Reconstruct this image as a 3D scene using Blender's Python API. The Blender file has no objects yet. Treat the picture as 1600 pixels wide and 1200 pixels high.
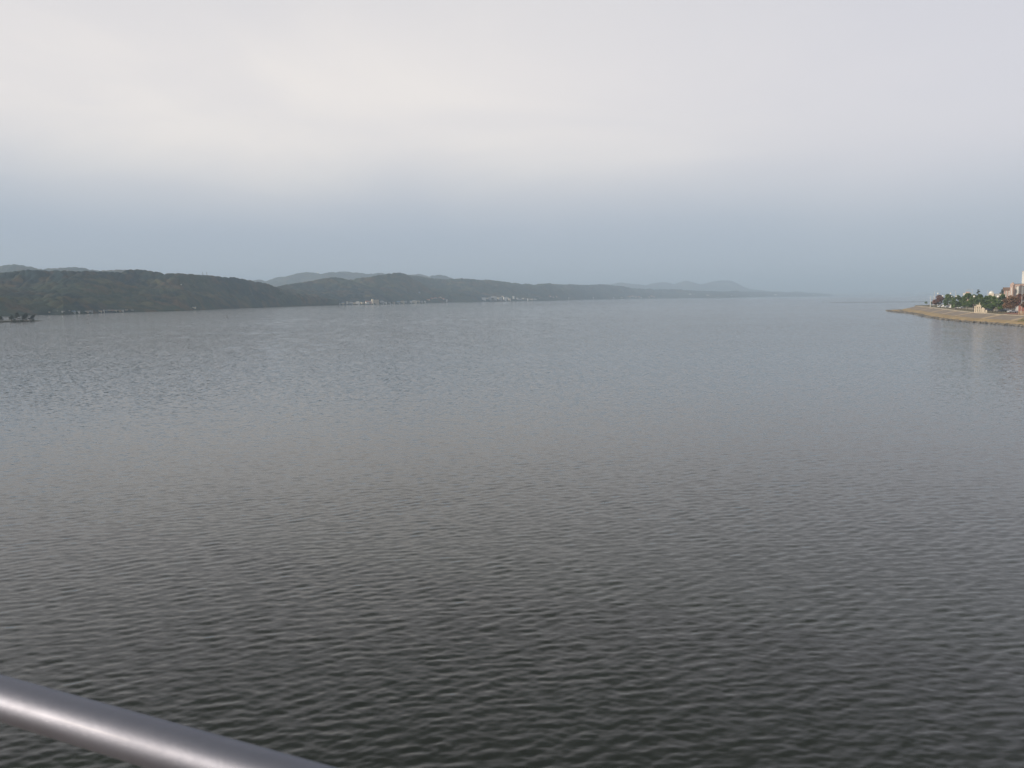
import bpy, bmesh, math, random
import numpy as np
from mathutils import Vector, Matrix
R = math.radians
scene = bpy.context.scene
COL = scene.collection
random.seed(7)
# ------------------------------------------------------------------ camera
H = 14.0                       # eye height above the lake
F = 1244.0                     # focal length in photo pixels (1600 wide)
PITCH = math.atan(135 / F); ROLL = math.atan(.009)
cam = bpy.data.cameras.new("camera"); camo = bpy.data.objects.new("camera", cam); COL.objects.link(camo)
cam.sensor_width = 36; cam.lens = 36 * F / 1600; cam.clip_start = .05; cam.clip_end = 90000
camo.matrix_world = Matrix.Translation((0, 0, H)) @ Matrix.Rotation(R(90) - PITCH, 4, 'X') @ Matrix.Rotation(-ROLL, 4, 'Z')
cam.dof.use_dof = True; cam.dof.focus_distance = 400; cam.dof.aperture_fstop = 8
scene.camera = camo
# ------------------------------------------------------------------ light
SUN_EL, SUN_AZ = R(14), R(108)           # azimuth to the left of the view axis (+Y)
sun_dir = Vector((-math.sin(SUN_AZ) * math.cos(SUN_EL), math.cos(SUN_AZ) * math.cos(SUN_EL), math.sin(SUN_EL)))
sl = bpy.data.lights.new("sun", 'SUN'); sl.energy = 3.2; sl.angle = R(0.6); sl.color = (1.0, .86, .68)
so = bpy.data.objects.new("sun", sl); COL.objects.link(so)
so.rotation_euler = (-sun_dir).to_track_quat('-Z', 'Y').to_euler()
scene.view_settings.view_transform = 'Standard'; scene.view_settings.look = 'None'
scene.view_settings.exposure = .42; scene.view_settings.gamma = 1
scene.cycles.volume_bounces = 1; scene.cycles.max_bounces = 6
scene.cycles.use_denoising = True; scene.cycles.denoising_prefilter = 'ACCURATE'

class NT:
    """tiny helper for node trees"""
    def __init__(s, tree): s.t = tree; s.n = tree.nodes; s.l = tree.links
    def add(s, typ, ins=None, **kw):
        nd = s.n.new(typ)
        for k, v in kw.items(): setattr(nd, k, v)
        for k, v in (ins or {}).items(): s.put(nd.inputs[k], v)
        return nd
    def put(s, sock, v):
        if isinstance(v, bpy.types.NodeSocket): s.l.new(v, sock)
        else: sock.default_value = v
    def math(s, op, a, b=0.0, c=None, clamp=False):
        nd = s.add('ShaderNodeMath', operation=op, use_clamp=clamp); s.put(nd.inputs[0], a); s.put(nd.inputs[1], b)
        if c is not None: s.put(nd.inputs[2], c)
        return nd.outputs[0]
    def vmath(s, op, a, b=(0, 0, 0), scale=None):
        nd = s.add('ShaderNodeVectorMath', operation=op); s.put(nd.inputs[0], a)
        if scale is not None: s.put(nd.inputs[3], scale)
        else: s.put(nd.inputs[1], b)
        return nd.outputs[0]
    def mix(s, f, a, b, blend='MIX'):
        nd = s.add('ShaderNodeMix', data_type='RGBA', blend_type=blend); s.put(nd.inputs[0], f)
        for i, v in ((6, a), (7, b)): s.put(nd.inputs[i], v if isinstance(v, bpy.types.NodeSocket) else (*v, 1))
        return nd.outputs[2]
    def smooth(s, v, a, b, lo=0.0, hi=1.0):
        nd = s.add('ShaderNodeMapRange', interpolation_type='SMOOTHSTEP'); s.put(nd.inputs[0], v)
        for i, x in enumerate((a, b, lo, hi)): nd.inputs[i + 1].default_value = x
        return nd.outputs[0]
    def noise(s, vec, scale, detail=3, rough=.5, out=0, dist=0):
        nd = s.add('ShaderNodeTexNoise'); s.put(nd.inputs['Vector'], vec); nd.inputs['Scale'].default_value = scale
        nd.inputs['Detail'].default_value = detail; nd.inputs['Roughness'].default_value = rough; nd.inputs['Distortion'].default_value = dist
        return nd.outputs[out]

# ------------------------------------------------------------------ sky
w = bpy.data.worlds.new("World"); scene.world = w; w.use_nodes = True
N = NT(w.node_tree); N.n.clear()
sky = N.add('ShaderNodeTexSky', sky_type='NISHITA', sun_disc=False, sun_elevation=SUN_EL, sun_rotation=-SUN_AZ, altitude=10, air_density=1.2, dust_density=2.0)
d = N.add('ShaderNodeTexCoord').outputs['Generated']
sep = N.add('ShaderNodeSeparateXYZ', {0: d}); X, Y, Z = sep.outputs
az = N.math('ARCTAN2', X, Y)
zz = N.math('ADD', N.math('ABSOLUTE', Z), .10)
cv = N.add('ShaderNodeCombineXYZ', {0: N.math('DIVIDE', X, zz), 1: N.math('DIVIDE', Y, zz), 2: 0.0}).outputs[0]
n1 = N.noise(cv, .75, 5, .55, dist=.6); n2 = N.noise(cv, .28, 3, .5); n3 = N.noise(d, 3.0, 2, .5)
edge = N.math('ADD', Z, N.math('MULTIPLY', N.math('SUBTRACT', n3, .5), .05))
edge = N.math('ADD', edge, N.math('MULTIPLY', az, .03))
deck = N.smooth(edge, .05, .195)
side = N.smooth(N.math('ADD', az, N.math('MULTIPLY', N.math('SUBTRACT', n2, .5), .9)), -.15, .75)
cloud = N.mix(side, (.81, .745, .70), (.60, .575, .62))
cloud = N.mix(N.smooth(n1, .35, .68), N.mix(.32, cloud, (.58, .56, .60)), cloud)
cloud = N.mix(N.smooth(Z, .22, .38, 0, .5), cloud, (.52, .52, .56))
cloud = N.mix(N.smooth(Z, .35, .62), cloud, (.30, .30, .28))
band = N.mix(N.smooth(Z, .0, .09), (.43, .465, .53), (.355, .405, .50))
col = N.mix(deck, band, cloud)
nish = N.vmath('SCALE', sky.outputs[0], scale=.09)
col = N.mix(.12, col, nish)
bg = N.add('ShaderNodeBackground', {'Color': col, 'Strength': 1.0})
N.add('ShaderNodeOutputWorld', {0: bg.outputs[0]})

# ------------------------------------------------------------------ helpers
def unit(v): v = np.asarray(v, float); return v / np.linalg.norm(v)
_f = np.array([0, math.cos(PITCH), -math.sin(PITCH)]); _u0 = np.array([0, math.sin(PITCH), math.cos(PITCH)]); _r0 = np.array([1., 0, 0])
_r = _r0 * math.cos(ROLL) - _u0 * math.sin(ROLL); _u = _u0 * math.cos(ROLL) + _r0 * math.sin(ROLL)
def ray(px, py): return _f * F + _r * (px - 800) - _u * (py - 600)
def on_plane(px, py, z=0.0):
    v = ray(px, py); return np.array([0, 0, H]) + v * ((z - H) / v[2])
def at_depth(px, py, dep):
    v = ray(px, py); return np.array([0, 0, H]) + v * (dep / v[1])

def tag(o, label=None, cat=None, group=None, kind=None):
    if label: o['label'] = label
    if cat: o['category'] = cat
    if group: o['group'] = group
    if kind: o['kind'] = kind
    return o
def empty(name, loc, rz=0, label=None, cat=None, group=None):
    o = bpy.data.objects.new(name, None); COL.objects.link(o); o.location = loc; o.rotation_euler = (0, 0, rz); o.empty_display_size = .5
    return tag(o, label, cat, group)
class MB:
    def __init__(s): s.v = []; s.f = []; s.t = []
    def face(s, pts, t=.5):
        i = len(s.v); s.v += [tuple(p) for p in pts]; s.f.append(tuple(range(i, i + len(pts)))); s.t.append(t)
    def box(s, x0, x1, y0, y1, z0, z1, t=.5):
        i = len(s.v)
        s.v += [(x, y, z) for z in (z0, z1) for y in (y0, y1) for x in (x0, x1)]
        for q in ((0, 2, 3, 1), (4, 5, 7, 6), (0, 1, 5, 4), (2, 6, 7, 3), (0, 4, 6, 2), (1, 3, 7, 5)): s.f.append(tuple(i + k for k in q)); s.t.append(t)
        return s
    def tube(s, pts, rad, n=8, t=.5, cap=True):
        pts = [np.asarray(p, float) for p in pts]; rad = rad if hasattr(rad, '__len__') else [rad] * len(pts); base = len(s.v)
        for k, p in enumerate(pts):
            a = pts[min(k + 1, len(pts) - 1)] - pts[max(k - 1, 0)]; a = a / (np.linalg.norm(a) + 1e-9)
            h = np.array([0, 0, 1.]) if abs(a[2]) < .9 else np.array([1., 0, 0])
            e1 = np.cross(a, h); e1 /= np.linalg.norm(e1); e2 = np.cross(a, e1)
            for j in range(n):
                q = p + rad[k] * (e1 * math.cos(2 * math.pi * j / n) + e2 * math.sin(2 * math.pi * j / n)); s.v.append(tuple(q))
        for k in range(len(pts) - 1):
            for j in range(n):
                j2 = (j + 1) % n; s.f.append((base + k * n + j, base + k * n + j2, base + (k + 1) * n + j2, base + (k + 1) * n + j)); s.t.append(t)
        if cap:
            s.f.append(tuple(base + j for j in range(n))); s.t.append(t)
            s.f.append(tuple(base + (len(pts) - 1) * n + j for j in reversed(range(n)))); s.t.append(t)
        return s
    def ball(s, c, r, nu=10, nv=7, jit=0, rng=random, sz=1.0):
        base = len(s.v)
        for i in range(nv + 1):
            th = math.pi * i / nv
            for j in range(nu):
                ph = 2 * math.pi * j / nu; k = r * (1 + jit * (rng.random() - .5))
                s.v.append((c[0] + k * math.sin(th) * math.cos(ph), c[1] + k * math.sin(th) * math.sin(ph), c[2] + sz * k * math.cos(th)))
        for i in range(nv):
            for j in range(nu):
                j2 = (j + 1) % nu; s.f.append((base + i * nu + j, base + (i + 1) * nu + j, base + (i + 1) * nu + j2, base + i * nu + j2)); s.t.append(.5)
        return s
    def build(s, name, mat, parent=None, smooth=False, loc=None):
        me = bpy.data.meshes.new(name); me.from_pydata(s.v, [], s.f)
        at = me.attributes.new('tint', 'FLOAT', 'FACE'); at.data.foreach_set('value', s.t)
        if smooth: me.polygons.foreach_set('use_smooth', [True] * len(me.polygons))
        me.materials.append(mat); me.update()
        o = bpy.data.objects.new(name, me); COL.objects.link(o)
        if parent: o.parent = parent
        if loc is not None: o.location = loc
        return o
def copy_tree(o, parent=None):
    c = o.copy(); COL.objects.link(c)
    if parent: c.parent = parent
    for ch in list(o.children): copy_tree(ch, c)
    return c
def pydata(name, verts, faces, mat, smooth=True, attrs=None, parent=None):
    me = bpy.data.meshes.new(name)
    nv, nf = len(verts), len(faces); k = faces.shape[1]
    me.vertices.add(nv); me.vertices.foreach_set('co', np.ascontiguousarray(verts, np.float32).ravel())
    me.loops.add(nf * k); me.loops.foreach_set('vertex_index', np.ascontiguousarray(faces, np.int32).ravel())
    me.polygons.add(nf); me.polygons.foreach_set('loop_start', np.arange(0, nf * k, k, dtype=np.int32))
    me.polygons.foreach_set('use_smooth', np.full(nf, smooth))
    me.update(calc_edges=True)
    for an, av in (attrs or {}).items():
        a = me.attributes.new(an, 'FLOAT', 'POINT'); a.data.foreach_set('value', np.ascontiguousarray(av, np.float32).ravel())
    me.materials.append(mat); o = bpy.data.objects.new(name, me); COL.objects.link(o)
    if parent: o.parent = parent
    return o
def grid_faces(nr, nc):
    i = np.arange((nr - 1) * (nc - 1)); r = i // (nc - 1); c = i % (nc - 1); a = r * nc + c
    return np.stack([a, a + 1, a + nc + 1, a + nc], 1)

# numpy value noise ------------------------------------------------
def _hash(ix, iy, s=0):
    h = (ix.astype(np.int64) * 374761393 + iy.astype(np.int64) * 668265263 + s * 974634777) & 0x7fffffff
    h = ((h ^ (h >> 13)) * 1274126177) & 0x7fffffff
    return ((h ^ (h >> 16)) & 0xffff) / 65535.0
def vnoise(x, y, s=0):
    ix, iy = np.floor(x), np.floor(y); fx, fy = x - ix, y - iy; fx = fx * fx * (3 - 2 * fx); fy = fy * fy * (3 - 2 * fy)
    a = _hash(ix, iy, s); b = _hash(ix + 1, iy, s); c = _hash(ix, iy + 1, s); e = _hash(ix + 1, iy + 1, s)
    return (a * (1 - fx) + b * fx) * (1 - fy) + (c * (1 - fx) + e * fx) * fy
def fbm(x, y, o=4, s=0):
    t = 0; a = .5; n = 0
    for k in range(o): t = t + a * vnoise(x * 2 ** k, y * 2 ** k, s + k); n += a; a *= .5
    return t / n - .5
def crowns(x, y, cell, s=0):
    """bumps like packed tree crowns: 0..1"""
    gx, gy = np.floor(x / cell), np.floor(y / cell); best = np.full(x.shape, 9.)
    for dx in (-1, 0, 1):
        for dy in (-1, 0, 1):
            cx, cy = gx + dx, gy + dy
            px = (cx + _hash(cx, cy, s)) * cell; py = (cy + _hash(cx, cy, s + 1)) * cell; k = .7 + .6 * _hash(cx, cy, s + 2)
            best = np.minimum(best, ((x - px) ** 2 + (y - py) ** 2) / (cell * cell) / (k * k))
    return np.clip(1 - best, 0, 1)

# ------------------------------------------------------------------ materials
def mat(name, col, rough=.7, metal=0.0, col2=None, scale=1.0, bump=0.0, detail=4, spec=.5, attr=False):
    m = bpy.data.materials.new(name); m.use_nodes = True; t = NT(m.node_tree); b = t.n['Principled BSDF']
    b.inputs['Roughness'].default_value = rough; b.inputs['Metallic'].default_value = metal; b.inputs['Specular IOR Level'].default_value = spec
    co = t.add('ShaderNodeTexCoord').outputs['Object']
    nz = t.noise(co, scale, detail, .6)
    c2 = col2 or tuple(c * .72 for c in col)
    if attr:
        fac = t.math('ADD', t.math('MULTIPLY', t.add('ShaderNodeAttribute', attribute_name='tint').outputs['Fac'], .75), t.math('MULTIPLY', nz, .25))
    else: fac = t.smooth(nz, .3, .7)
    t.put(b.inputs['Base Color'], t.mix(fac, col, c2))
    if bump:
        bp = t.add('ShaderNodeBump', {'Height': nz, 'Distance': bump}); t.put(b.inputs['Normal'], bp.outputs[0])
    return m
M = {
 'white': mat('white_wall', (.78, .77, .74), .8, scale=.3, col2=(.66, .65, .62)),
 'cream': mat('cream_wall', (.70, .62, .48), .8, scale=.3, col2=(.60, .53, .42)),
 'grey': mat('grey_wall', (.42, .43, .44), .8, scale=.3),
 'tan': mat('tan_wall', (.50, .42, .32), .8, scale=.3),
 'pink': mat('pink_wall', (.62, .44, .38), .8, scale=.3),
 'orange': mat('orange_roof', (.55, .21, .11), .8, scale=.5),
 'red': mat('red_roof', (.38, .16, .12), .8, scale=.5),
 'dark': mat('dark_tile_roof', (.10, .10, .11), .7, scale=.5),
 'blue': mat('blue_roof', (.18, .32, .50), .6, scale=.5),
 'brown': mat('brown_roof', (.20, .14, .11), .8, scale=.5),
 'pale': mat('pale_roof', (.55, .55, .54), .8, scale=.5),
 'glass': mat('window_glass', (.04, .05, .06), .12, scale=2),
 'metal': mat('white_painted_metal', (.70, .70, .70), .4, scale=4),
 'darkmetal': mat('dark_painted_metal', (.07, .07, .075), .45, scale=4),
 'globe': mat('opal_globe', (.85, .84, .80), .25, scale=4, col2=(.8, .79, .75)),
 'bark': mat('bark', (.10, .075, .055), .9, scale=6, bump=.02),
 'green': mat('dark_green_leaves', (.17, .24, .055), .75, scale=.8, col2=(.04, .085, .022), attr=True),
 'pine': mat('pine_needles', (.05, .075, .035), .8, scale=.8, col2=(.018, .03, .018), attr=True),
 'autumn': mat('red_brown_leaves', (.29, .13, .09), .8, scale=.8, col2=(.12, .055, .045), attr=True),
 'rust': mat('rust_brown_leaves', (.28, .16, .08), .8, scale=.8, col2=(.10, .06, .04), attr=True),
 'reed': mat('yellow_green_leaves', (.28, .26, .07), .8, scale=.8, col2=(.14, .15, .04), attr=True),
 'stone': mat('rubble_stone', (.30, .28, .25), .9, scale=1.5, col2=(.10, .095, .09), attr=True),
 'monument': mat('pale_stone', (.66, .58, .46), .85, scale=1.0, col2=(.58, .50, .40)),
 'kerb': mat('pale_concrete', (.62, .54, .41), .9, scale=.4, col2=(.42, .36, .27), bump=.01),
 'panel': mat('grey_brown_blocks', (.30, .245, .20), .9, scale=.5, col2=(.24, .195, .16), bump=.03),
 'rib': mat('tan_concrete', (.50, .39, .26), .9, scale=.6, col2=(.42, .33, .22)),
 'redpave': mat('red_paving', (.36, .15, .09), .9, scale=.6),
 'carwhite': mat('white_car_paint', (.75, .75, .75), .25, scale=2, col2=(.72, .72, .72)),
 'carsilver': mat('silver_car_paint', (.42, .44, .48), .25, scale=2, col2=(.40, .42, .46)),
 'cardark': mat('dark_car_paint', (.05, .055, .07), .25, scale=2),
 'tyre': mat('tyre_rubber', (.02, .02, .02), .9, scale=4),
 'brick': mat('pink_brick', (.56, .42, .37), .85, scale=.8, col2=(.48, .35, .31)),
 'skin': mat('skin', (.50, .33, .25), .6, scale=4), 'cloth': mat('dark_cloth', (.035, .035, .05), .9, scale=4),
 'hair': mat('dark_hair', (.015, .012, .01), .6, scale=8),
 'boat': mat('dark_hull', (.06, .06, .065), .6, scale=2),
}
def grass_mat(name, a, b, c, s1, s2):
    m = bpy.data.materials.new(name); m.use_nodes = True; t = NT(m.node_tree); bs = t.n['Principled BSDF']; bs.inputs['Roughness'].default_value = .95
    co = t.add('ShaderNodeTexCoord').outputs['Object']
    x = t.mix(t.smooth(t.noise(co, s1, 4, .6), .35, .65), a, b); x = t.mix(t.smooth(t.noise(co, s2, 5, .7), .55, .72), x, c)
    t.put(bs.inputs['Base Color'], x); bp = t.add('ShaderNodeBump', {'Height': t.noise(co, 3, 4, .7), 'Distance': .15}); t.put(bs.inputs['Normal'], bp.outputs[0])
    return m
M['drygrass'] = grass_mat('dry_grass', (.42, .31, .17), (.31, .22, .12), (.44, .37, .22), .12, .35)
M['lawn'] = grass_mat('park_lawn', (.20, .14, .07), (.14, .12, .055), (.27, .20, .12), .06, .2)

def hill_mat(name, scale, cell):
    m = bpy.data.materials.new(name); m.use_nodes = True; t = NT(m.node_tree); bs = t.n['Principled BSDF']; bs.inputs['Roughness'].default_value = 1; bs.inputs['Specular IOR Level'].default_value = .1
    co = t.add('ShaderNodeTexCoord').outputs['Object']
    big = t.noise(co, scale, 4, .65); mid = t.noise(co, scale * 3.1, 4, .7)
    x = t.mix(t.smooth(big, .40, .60), (.012, .030, .036), (.050, .066, .044))
    x = t.mix(t.math('MULTIPLY', t.smooth(mid, .50, .66), .75), x, (.13, .08, .045))
    v = t.add('ShaderNodeTexVoronoi', {'Vector': co, 'Scale': 1 / cell}, feature='F1')
    sv = t.add('ShaderNodeSeparateXYZ', {0: v.outputs['Color']})
    x = t.mix(t.math('MULTIPLY', t.smooth(sv.outputs[0], .55, 1), .5), x, (.12, .085, .035))
    x = t.mix(t.math('MULTIPLY', t.smooth(sv.outputs[1], .5, 1), .5), x, (.018, .032, .020))
    clr = t.add('ShaderNodeAttribute', attribute_name='clear').outputs['Fac']
    x = t.mix(t.smooth(t.math('ADD', clr, t.math('MULTIPLY', t.math('SUBTRACT', t.noise(co, scale * 6, 4, .7), .5), 2.2)), .35, .85, 0, .6), x, (.13, .12, .055))
    t.put(bs.inputs['Base Color'], x)
    return m

# ------------------------------------------------------------------ water
mw = bpy.data.materials.new('lake_water'); mw.use_nodes = True; t = NT(mw.node_tree); b = t.n['Principled BSDF']
pos = t.add('ShaderNodeNewGeometry').outputs['Position']
mp = t.add('ShaderNodeMapping', {'Vector': pos, 'Rotation': (0, 0, R(-14)), 'Scale': (.55, 1.35, 1)}).outputs[0]
c1 = t.noise(mp, 2.6, 3, .6, out=1)
sl_ = t.vmath('SUBTRACT', c1, (.5, .5, .5))
streak = t.noise(t.add('ShaderNodeMapping', {'Vector': pos, 'Rotation': (0, 0, R(-6)), 'Scale': (.25, 1, 1)}).outputs[0], .012, 5, .6, dist=.4)
dist = t.add('ShaderNodeVectorMath', {0: pos}, operation='LENGTH').outputs['Value']
# modelled waves end some 400 m out: beyond, the shading carries all of the chop
amp = t.math('MULTIPLY', t.smooth(streak, .3, .7, .8, 1.15), t.smooth(dist, 60, 400, .30, 1.4))
sl_ = t.vmath('MULTIPLY', t.vmath('SCALE', sl_, scale=amp), (.7, 1.0, 0))
geoN = t.add('ShaderNodeNewGeometry').outputs['Normal']
nn = t.vmath('NORMALIZE', t.vmath('ADD', geoN, sl_))
b.inputs['Base Color'].default_value = (.006, .012, .005, 1); b.inputs['Roughness'].default_value = .08
b.inputs['IOR'].default_value = 1.48; t.put(b.inputs['Normal'], nn)
def smooth01(x): x = np.clip(x, 0, 1); return x * x * (3 - 2 * x)
FAR_S = .028
def make_water():
    rng = np.random.default_rng(3)
    naz, nr = 1800, 1750
    A = np.radians(np.linspace(-48, 48, naz)); r0, r1 = 12.0, 2600.0
    rr = r0 * (r1 / r0) ** np.linspace(0, 1, nr); dr = rr * math.log(r1 / r0) / nr
    AA, RR = np.meshgrid(A.astype(np.float32), rr.astype(np.float32)); x = RR * np.sin(AA); y = RR * np.cos(AA)
    z = np.zeros_like(x)
    # many small wave trains, plus longer ones that only matter far out
    lam = np.concatenate([np.exp(rng.uniform(math.log(.17), math.log(1.2), 56)), np.exp(rng.uniform(math.log(1.45), math.log(14), 80))])
    for L in lam:
        k = 2 * math.pi / L; th = R(90 + 14) + rng.normal(0, R(26)); ph = rng.uniform(0, 6.28)
        sl = .0140 * (1.3 if .3 < L < .7 else .75) if L < 1.45 else FAR_S
        wgt = smooth01(L / (2.2 * dr) - 1)
        if L > 1.45: wgt = wgt * smooth01(rr / (95 * L / 1.45) - 1)
        on = np.nonzero(wgt > 1e-4)[0]
        if not len(on): continue
        a, c = on[0], on[-1] + 1
        p = np.float32(k * math.cos(th)) * x[a:c] + np.float32(k * math.sin(th)) * y[a:c] + np.float32(ph)
        z[a:c] += ((sl / k) * wgt[a:c, None]).astype(np.float32) * (np.sin(p) + .18 * np.cos(2 * p)).astype(np.float32)
    gust = (1 + .9 * fbm(x / 22, y / 13, 3, 11)) * (1 + .3 * fbm(x / 260, y / 110, 3, 12))
    tp = smooth01((r1 - RR) / 1500) * smooth01((RR - r0) / 2) * smooth01((R(48) - np.abs(AA)) / R(3))
    z = z * gust * tp
    v1 = np.stack([x, y, z], -1).reshape(-1, 3); f1 = grid_faces(nr, naz)[:, ::-1]
    # rest of the lake: coarse fan around and beyond
    me_v = [v1]; me_f = [f1]; off = len(v1)
    def patch(a0, a1, na, radii):
        nonlocal off
        a = np.radians(np.linspace(a0, a1, na)); A2, R2 = np.meshgrid(a, np.array(radii)); v = np.stack([R2 * np.sin(A2), R2 * np.cos(A2), 0 * A2], -1).reshape(-1, 3)
        me_v.append(v); me_f.append(grid_faces(len(radii), na)[:, ::-1] + off); off += len(v)
    patch(-48, 48, naz, [2600, 4500, 8000, 14000, 26000])
    patch(48, 312, 120, [12, 50, 150, 400, 1000, 2600, 8000, 26000])
    patch(0, 360, 120, [.01, 12])
    return pydata('lake_water', np.concatenate(me_v), np.concatenate(me_f), mw)
tag(make_water(), 'calm grey-green lake covered in small ripples', None, None, 'structure')

# ------------------------------------------------------------------ far shore hills
SHORE = [(-900, 514), (-500, 505), (-200, 499), (0, 494.3), (60, 492.2), (100, 491.9), (187, 488.2), (280, 486), (355, 482.2), (449, 479), (505, 477.4), (580, 476), (654, 474), (747, 472), (860, 470), (915, 468.2), (1027, 466.3), (1140, 465.2), (1166, 464.5), (1231, 463.6), (1296, 462.7)]
def uy(lst):
    P = [on_plane(px, py) for px, py in lst]; return np.array([p[0] / p[1] for p in P]), np.array([p[1] for p in P])
SU, SD = uy(SHORE)
def shore(u): return np.interp(u, SU, SD)
LAYERS = {}
def add_range(key, sil, rdepth, front, cell, bump, seed, ncol, nrow, mscale, back=.7, clears=(), taper=None, coast=True):
    """sil: skyline (px,py); rdepth: [(px,depth)] of the ridge; front: None = shore line, else [(px,depth)]"""
    px = np.array([s[0] for s in sil], float); rd = np.interp(px, [q[0] for q in rdepth], [q[1] for q in rdepth])
    P = [at_depth(a, bb, c) for (a, bb), c in zip(sil, rd)]
    U = np.array([p[0] / p[1] for p in P]); HR = np.array([p[2] for p in P])
    def params(u):
        S = shore(u) if front is None else np.interp(u, np.array([(q[0] - 800) / F for q in front]), [q[1] for q in front])
        Rr = np.interp(u, U, rd); Rr = np.maximum(Rr, S * 1.03)
        return S, Rr, np.interp(u, U, HR)
    Us = np.linspace(U[0], U[-1], 400); k = 25; hs = np.interp(Us, U, HR); hs = np.convolve(np.pad(hs, k, 'edge'), np.ones(2 * k + 1) / (2 * k + 1), 'valid')
    def base(x, y):
        u = x / y; S, Rr, h = params(u); t_ = (y - S) / (Rr - S); s = np.clip((t_ - .09) / .91, 0, 1)
        hh = np.interp(u, Us, hs); hm = hh + (h - hh) * smooth01((s - .45) / .5)
        L = np.median(HR)
        z = hm * np.sin(s * math.pi / 2) ** 1.1
        nz = fbm(x / (L * 2.3), y / (L * 2.3), 5, seed) * 1.5
        z = z * (1 + nz * 4 * s * (1 - s) * 1.25) 
        coast_h = 1.2 + 5 * np.clip(t_ / .09, 0, 1)
        z = z * 1.0 + coast_h * np.clip(1 - s * 1.2, 0, 1)
        cap = H + (h - H) * (y / Rr) * np.interp(t_, [0, .5, .9, 1], [1, .93, .96, 1]); cap = np.maximum(cap, 6); z = np.minimum(z, cap)
        z = np.where(t_ > 1, h * (1 - back * smooth01((t_ - 1) / .6)), z)
        return np.where(t_ < 0, -1.0, z), t_
    uu = np.linspace(U[0], U[-1], ncol); tt = np.concatenate([[-.004, 0.0], np.linspace(.004, 1.0, nrow), np.linspace(1.02, 1.6, max(6, nrow // 8))])
    S, Rr, h = params(uu); YY = S[None, :] + (Rr - S)[None, :] * tt[:, None]; XX = uu[None, :] * YY
    z, t_ = base(XX, YY)
    cr = crowns(XX, YY, cell, seed)
    amp = bump * smooth01((t_ - .03) / .15 + .3) * (t_ >= 0)
    amp = amp * (.55 + .9 * (fbm(XX / (cell * 6), YY / (cell * 6), 3, seed + 5) + .5))
    # keep the skyline at the photographed height: crowns rise to it rather than above it
    z = z + amp * (cr - .8 * smooth01((t_ - .4) / .5))
    clear = np.zeros_like(z)
    for (cx, cy, wx, wy) in clears:
        Zp = np.stack([XX, YY, z - H], -1); xc = Zp @ _r; yc = Zp @ _u; zc = Zp @ _f
        ppx = 800 + F * xc / zc; ppy = 600 - F * yc / zc
        clear = np.maximum(clear, np.exp(-((ppx - cx) / wx) ** 2 - ((ppy - cy) / wy) ** 2))
    V = np.stack([XX, YY, z], -1).reshape(-1, 3)
    o = pydata('wooded_hills', V, grid_faces(*z.shape), hill_mat('hillside_' + key, mscale, cell), True, {'clear': clear})
    tag(o, None, None, None, 'structure'); LAYERS[key] = base
    return o
A = [(-900, 470), (-500, 445), (-200, 432), (-60, 429), (0, 427.8), (22, 425.6), (36, 423.4), (56, 425.3), (75, 426.6), (99, 426), (116, 427.8), (131, 427.6), (154, 427.2), (169, 429), (180, 429.8), (187, 429.4), (195, 426.3), (206, 422.9), (216, 423.2), (225, 424.2), (244, 428.2), (257, 431.3), (277, 431), (299, 432.6), (325, 434), (340, 436.5), (357, 439.8), (362, 438.6), (366, 437.6), (373, 439), (379, 440.3), (402, 444), (430, 449), (449, 454.4), (467, 461), (486, 465.5), (505, 470), (522, 475.3), (530, 476.3)]
o = add_range('near', A, [(-900, 1050), (-500, 1150), (0, 1300), (200, 1480), (350, 1640), (450, 1760), (530, 1850)], None, 12, 9.5, 1, 1500, 240, .006,
  clears=[(135, 470, 19, 7), (162, 438, 14, 5), (238, 440, 16, 5), (285, 463, 8, 6), (228, 474, 16, 3), (42, 472, 18, 4), (170, 472, 14, 3), (330, 462, 22, 3)])
o['label'] = 'dark wooded hills on the left, mottled green and autumn brown'
B = [(-500, 440), (-200, 425), (-60, 419), (0, 416), (21, 413.2), (37, 415.6), (52, 418), (69, 420.3), (84, 419.7), (98, 418.6), (112, 418), (128, 418.4), (142, 421.6), (161, 424.4), (175, 423.8), (187, 423), (202, 424), (240, 432), (300, 440)]
o = add_range('behind', B, [(-500, 2700), (300, 3000)], [(-500, 2050), (300, 2250)], 22, 13, 21, 600, 70, .004)
o['label'] = 'hazy blue ridge rising behind the dark wooded hills at far left'
C = [(300, 452), (350, 445), (383, 439.8), (406, 437), (415, 439.8), (425, 436), (437, 431.9), (445, 432.8), (455, 430), (467, 427), (479, 425.3), (496, 427), (501, 428.7), (508, 427), (514, 425.9), (528, 424.9), (542, 424.8), (560, 426.3), (577, 428.5), (586, 427.4), (596, 426.8), (606, 427.9), (616, 429.4), (630, 430.5), (644, 429.4), (656, 428), (671, 432.8), (680, 432), (689, 431.3), (695, 432.5), (701, 435.3), (720, 441), (780, 450)]
o = add_range('blue', C, [(300, 4800), (780, 5200)], [(300, 3900), (780, 4200)], 34, 16, 31, 800, 60, .0025)
o['label'] = 'blue-grey hills behind the lakeside town at centre left'
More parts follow.
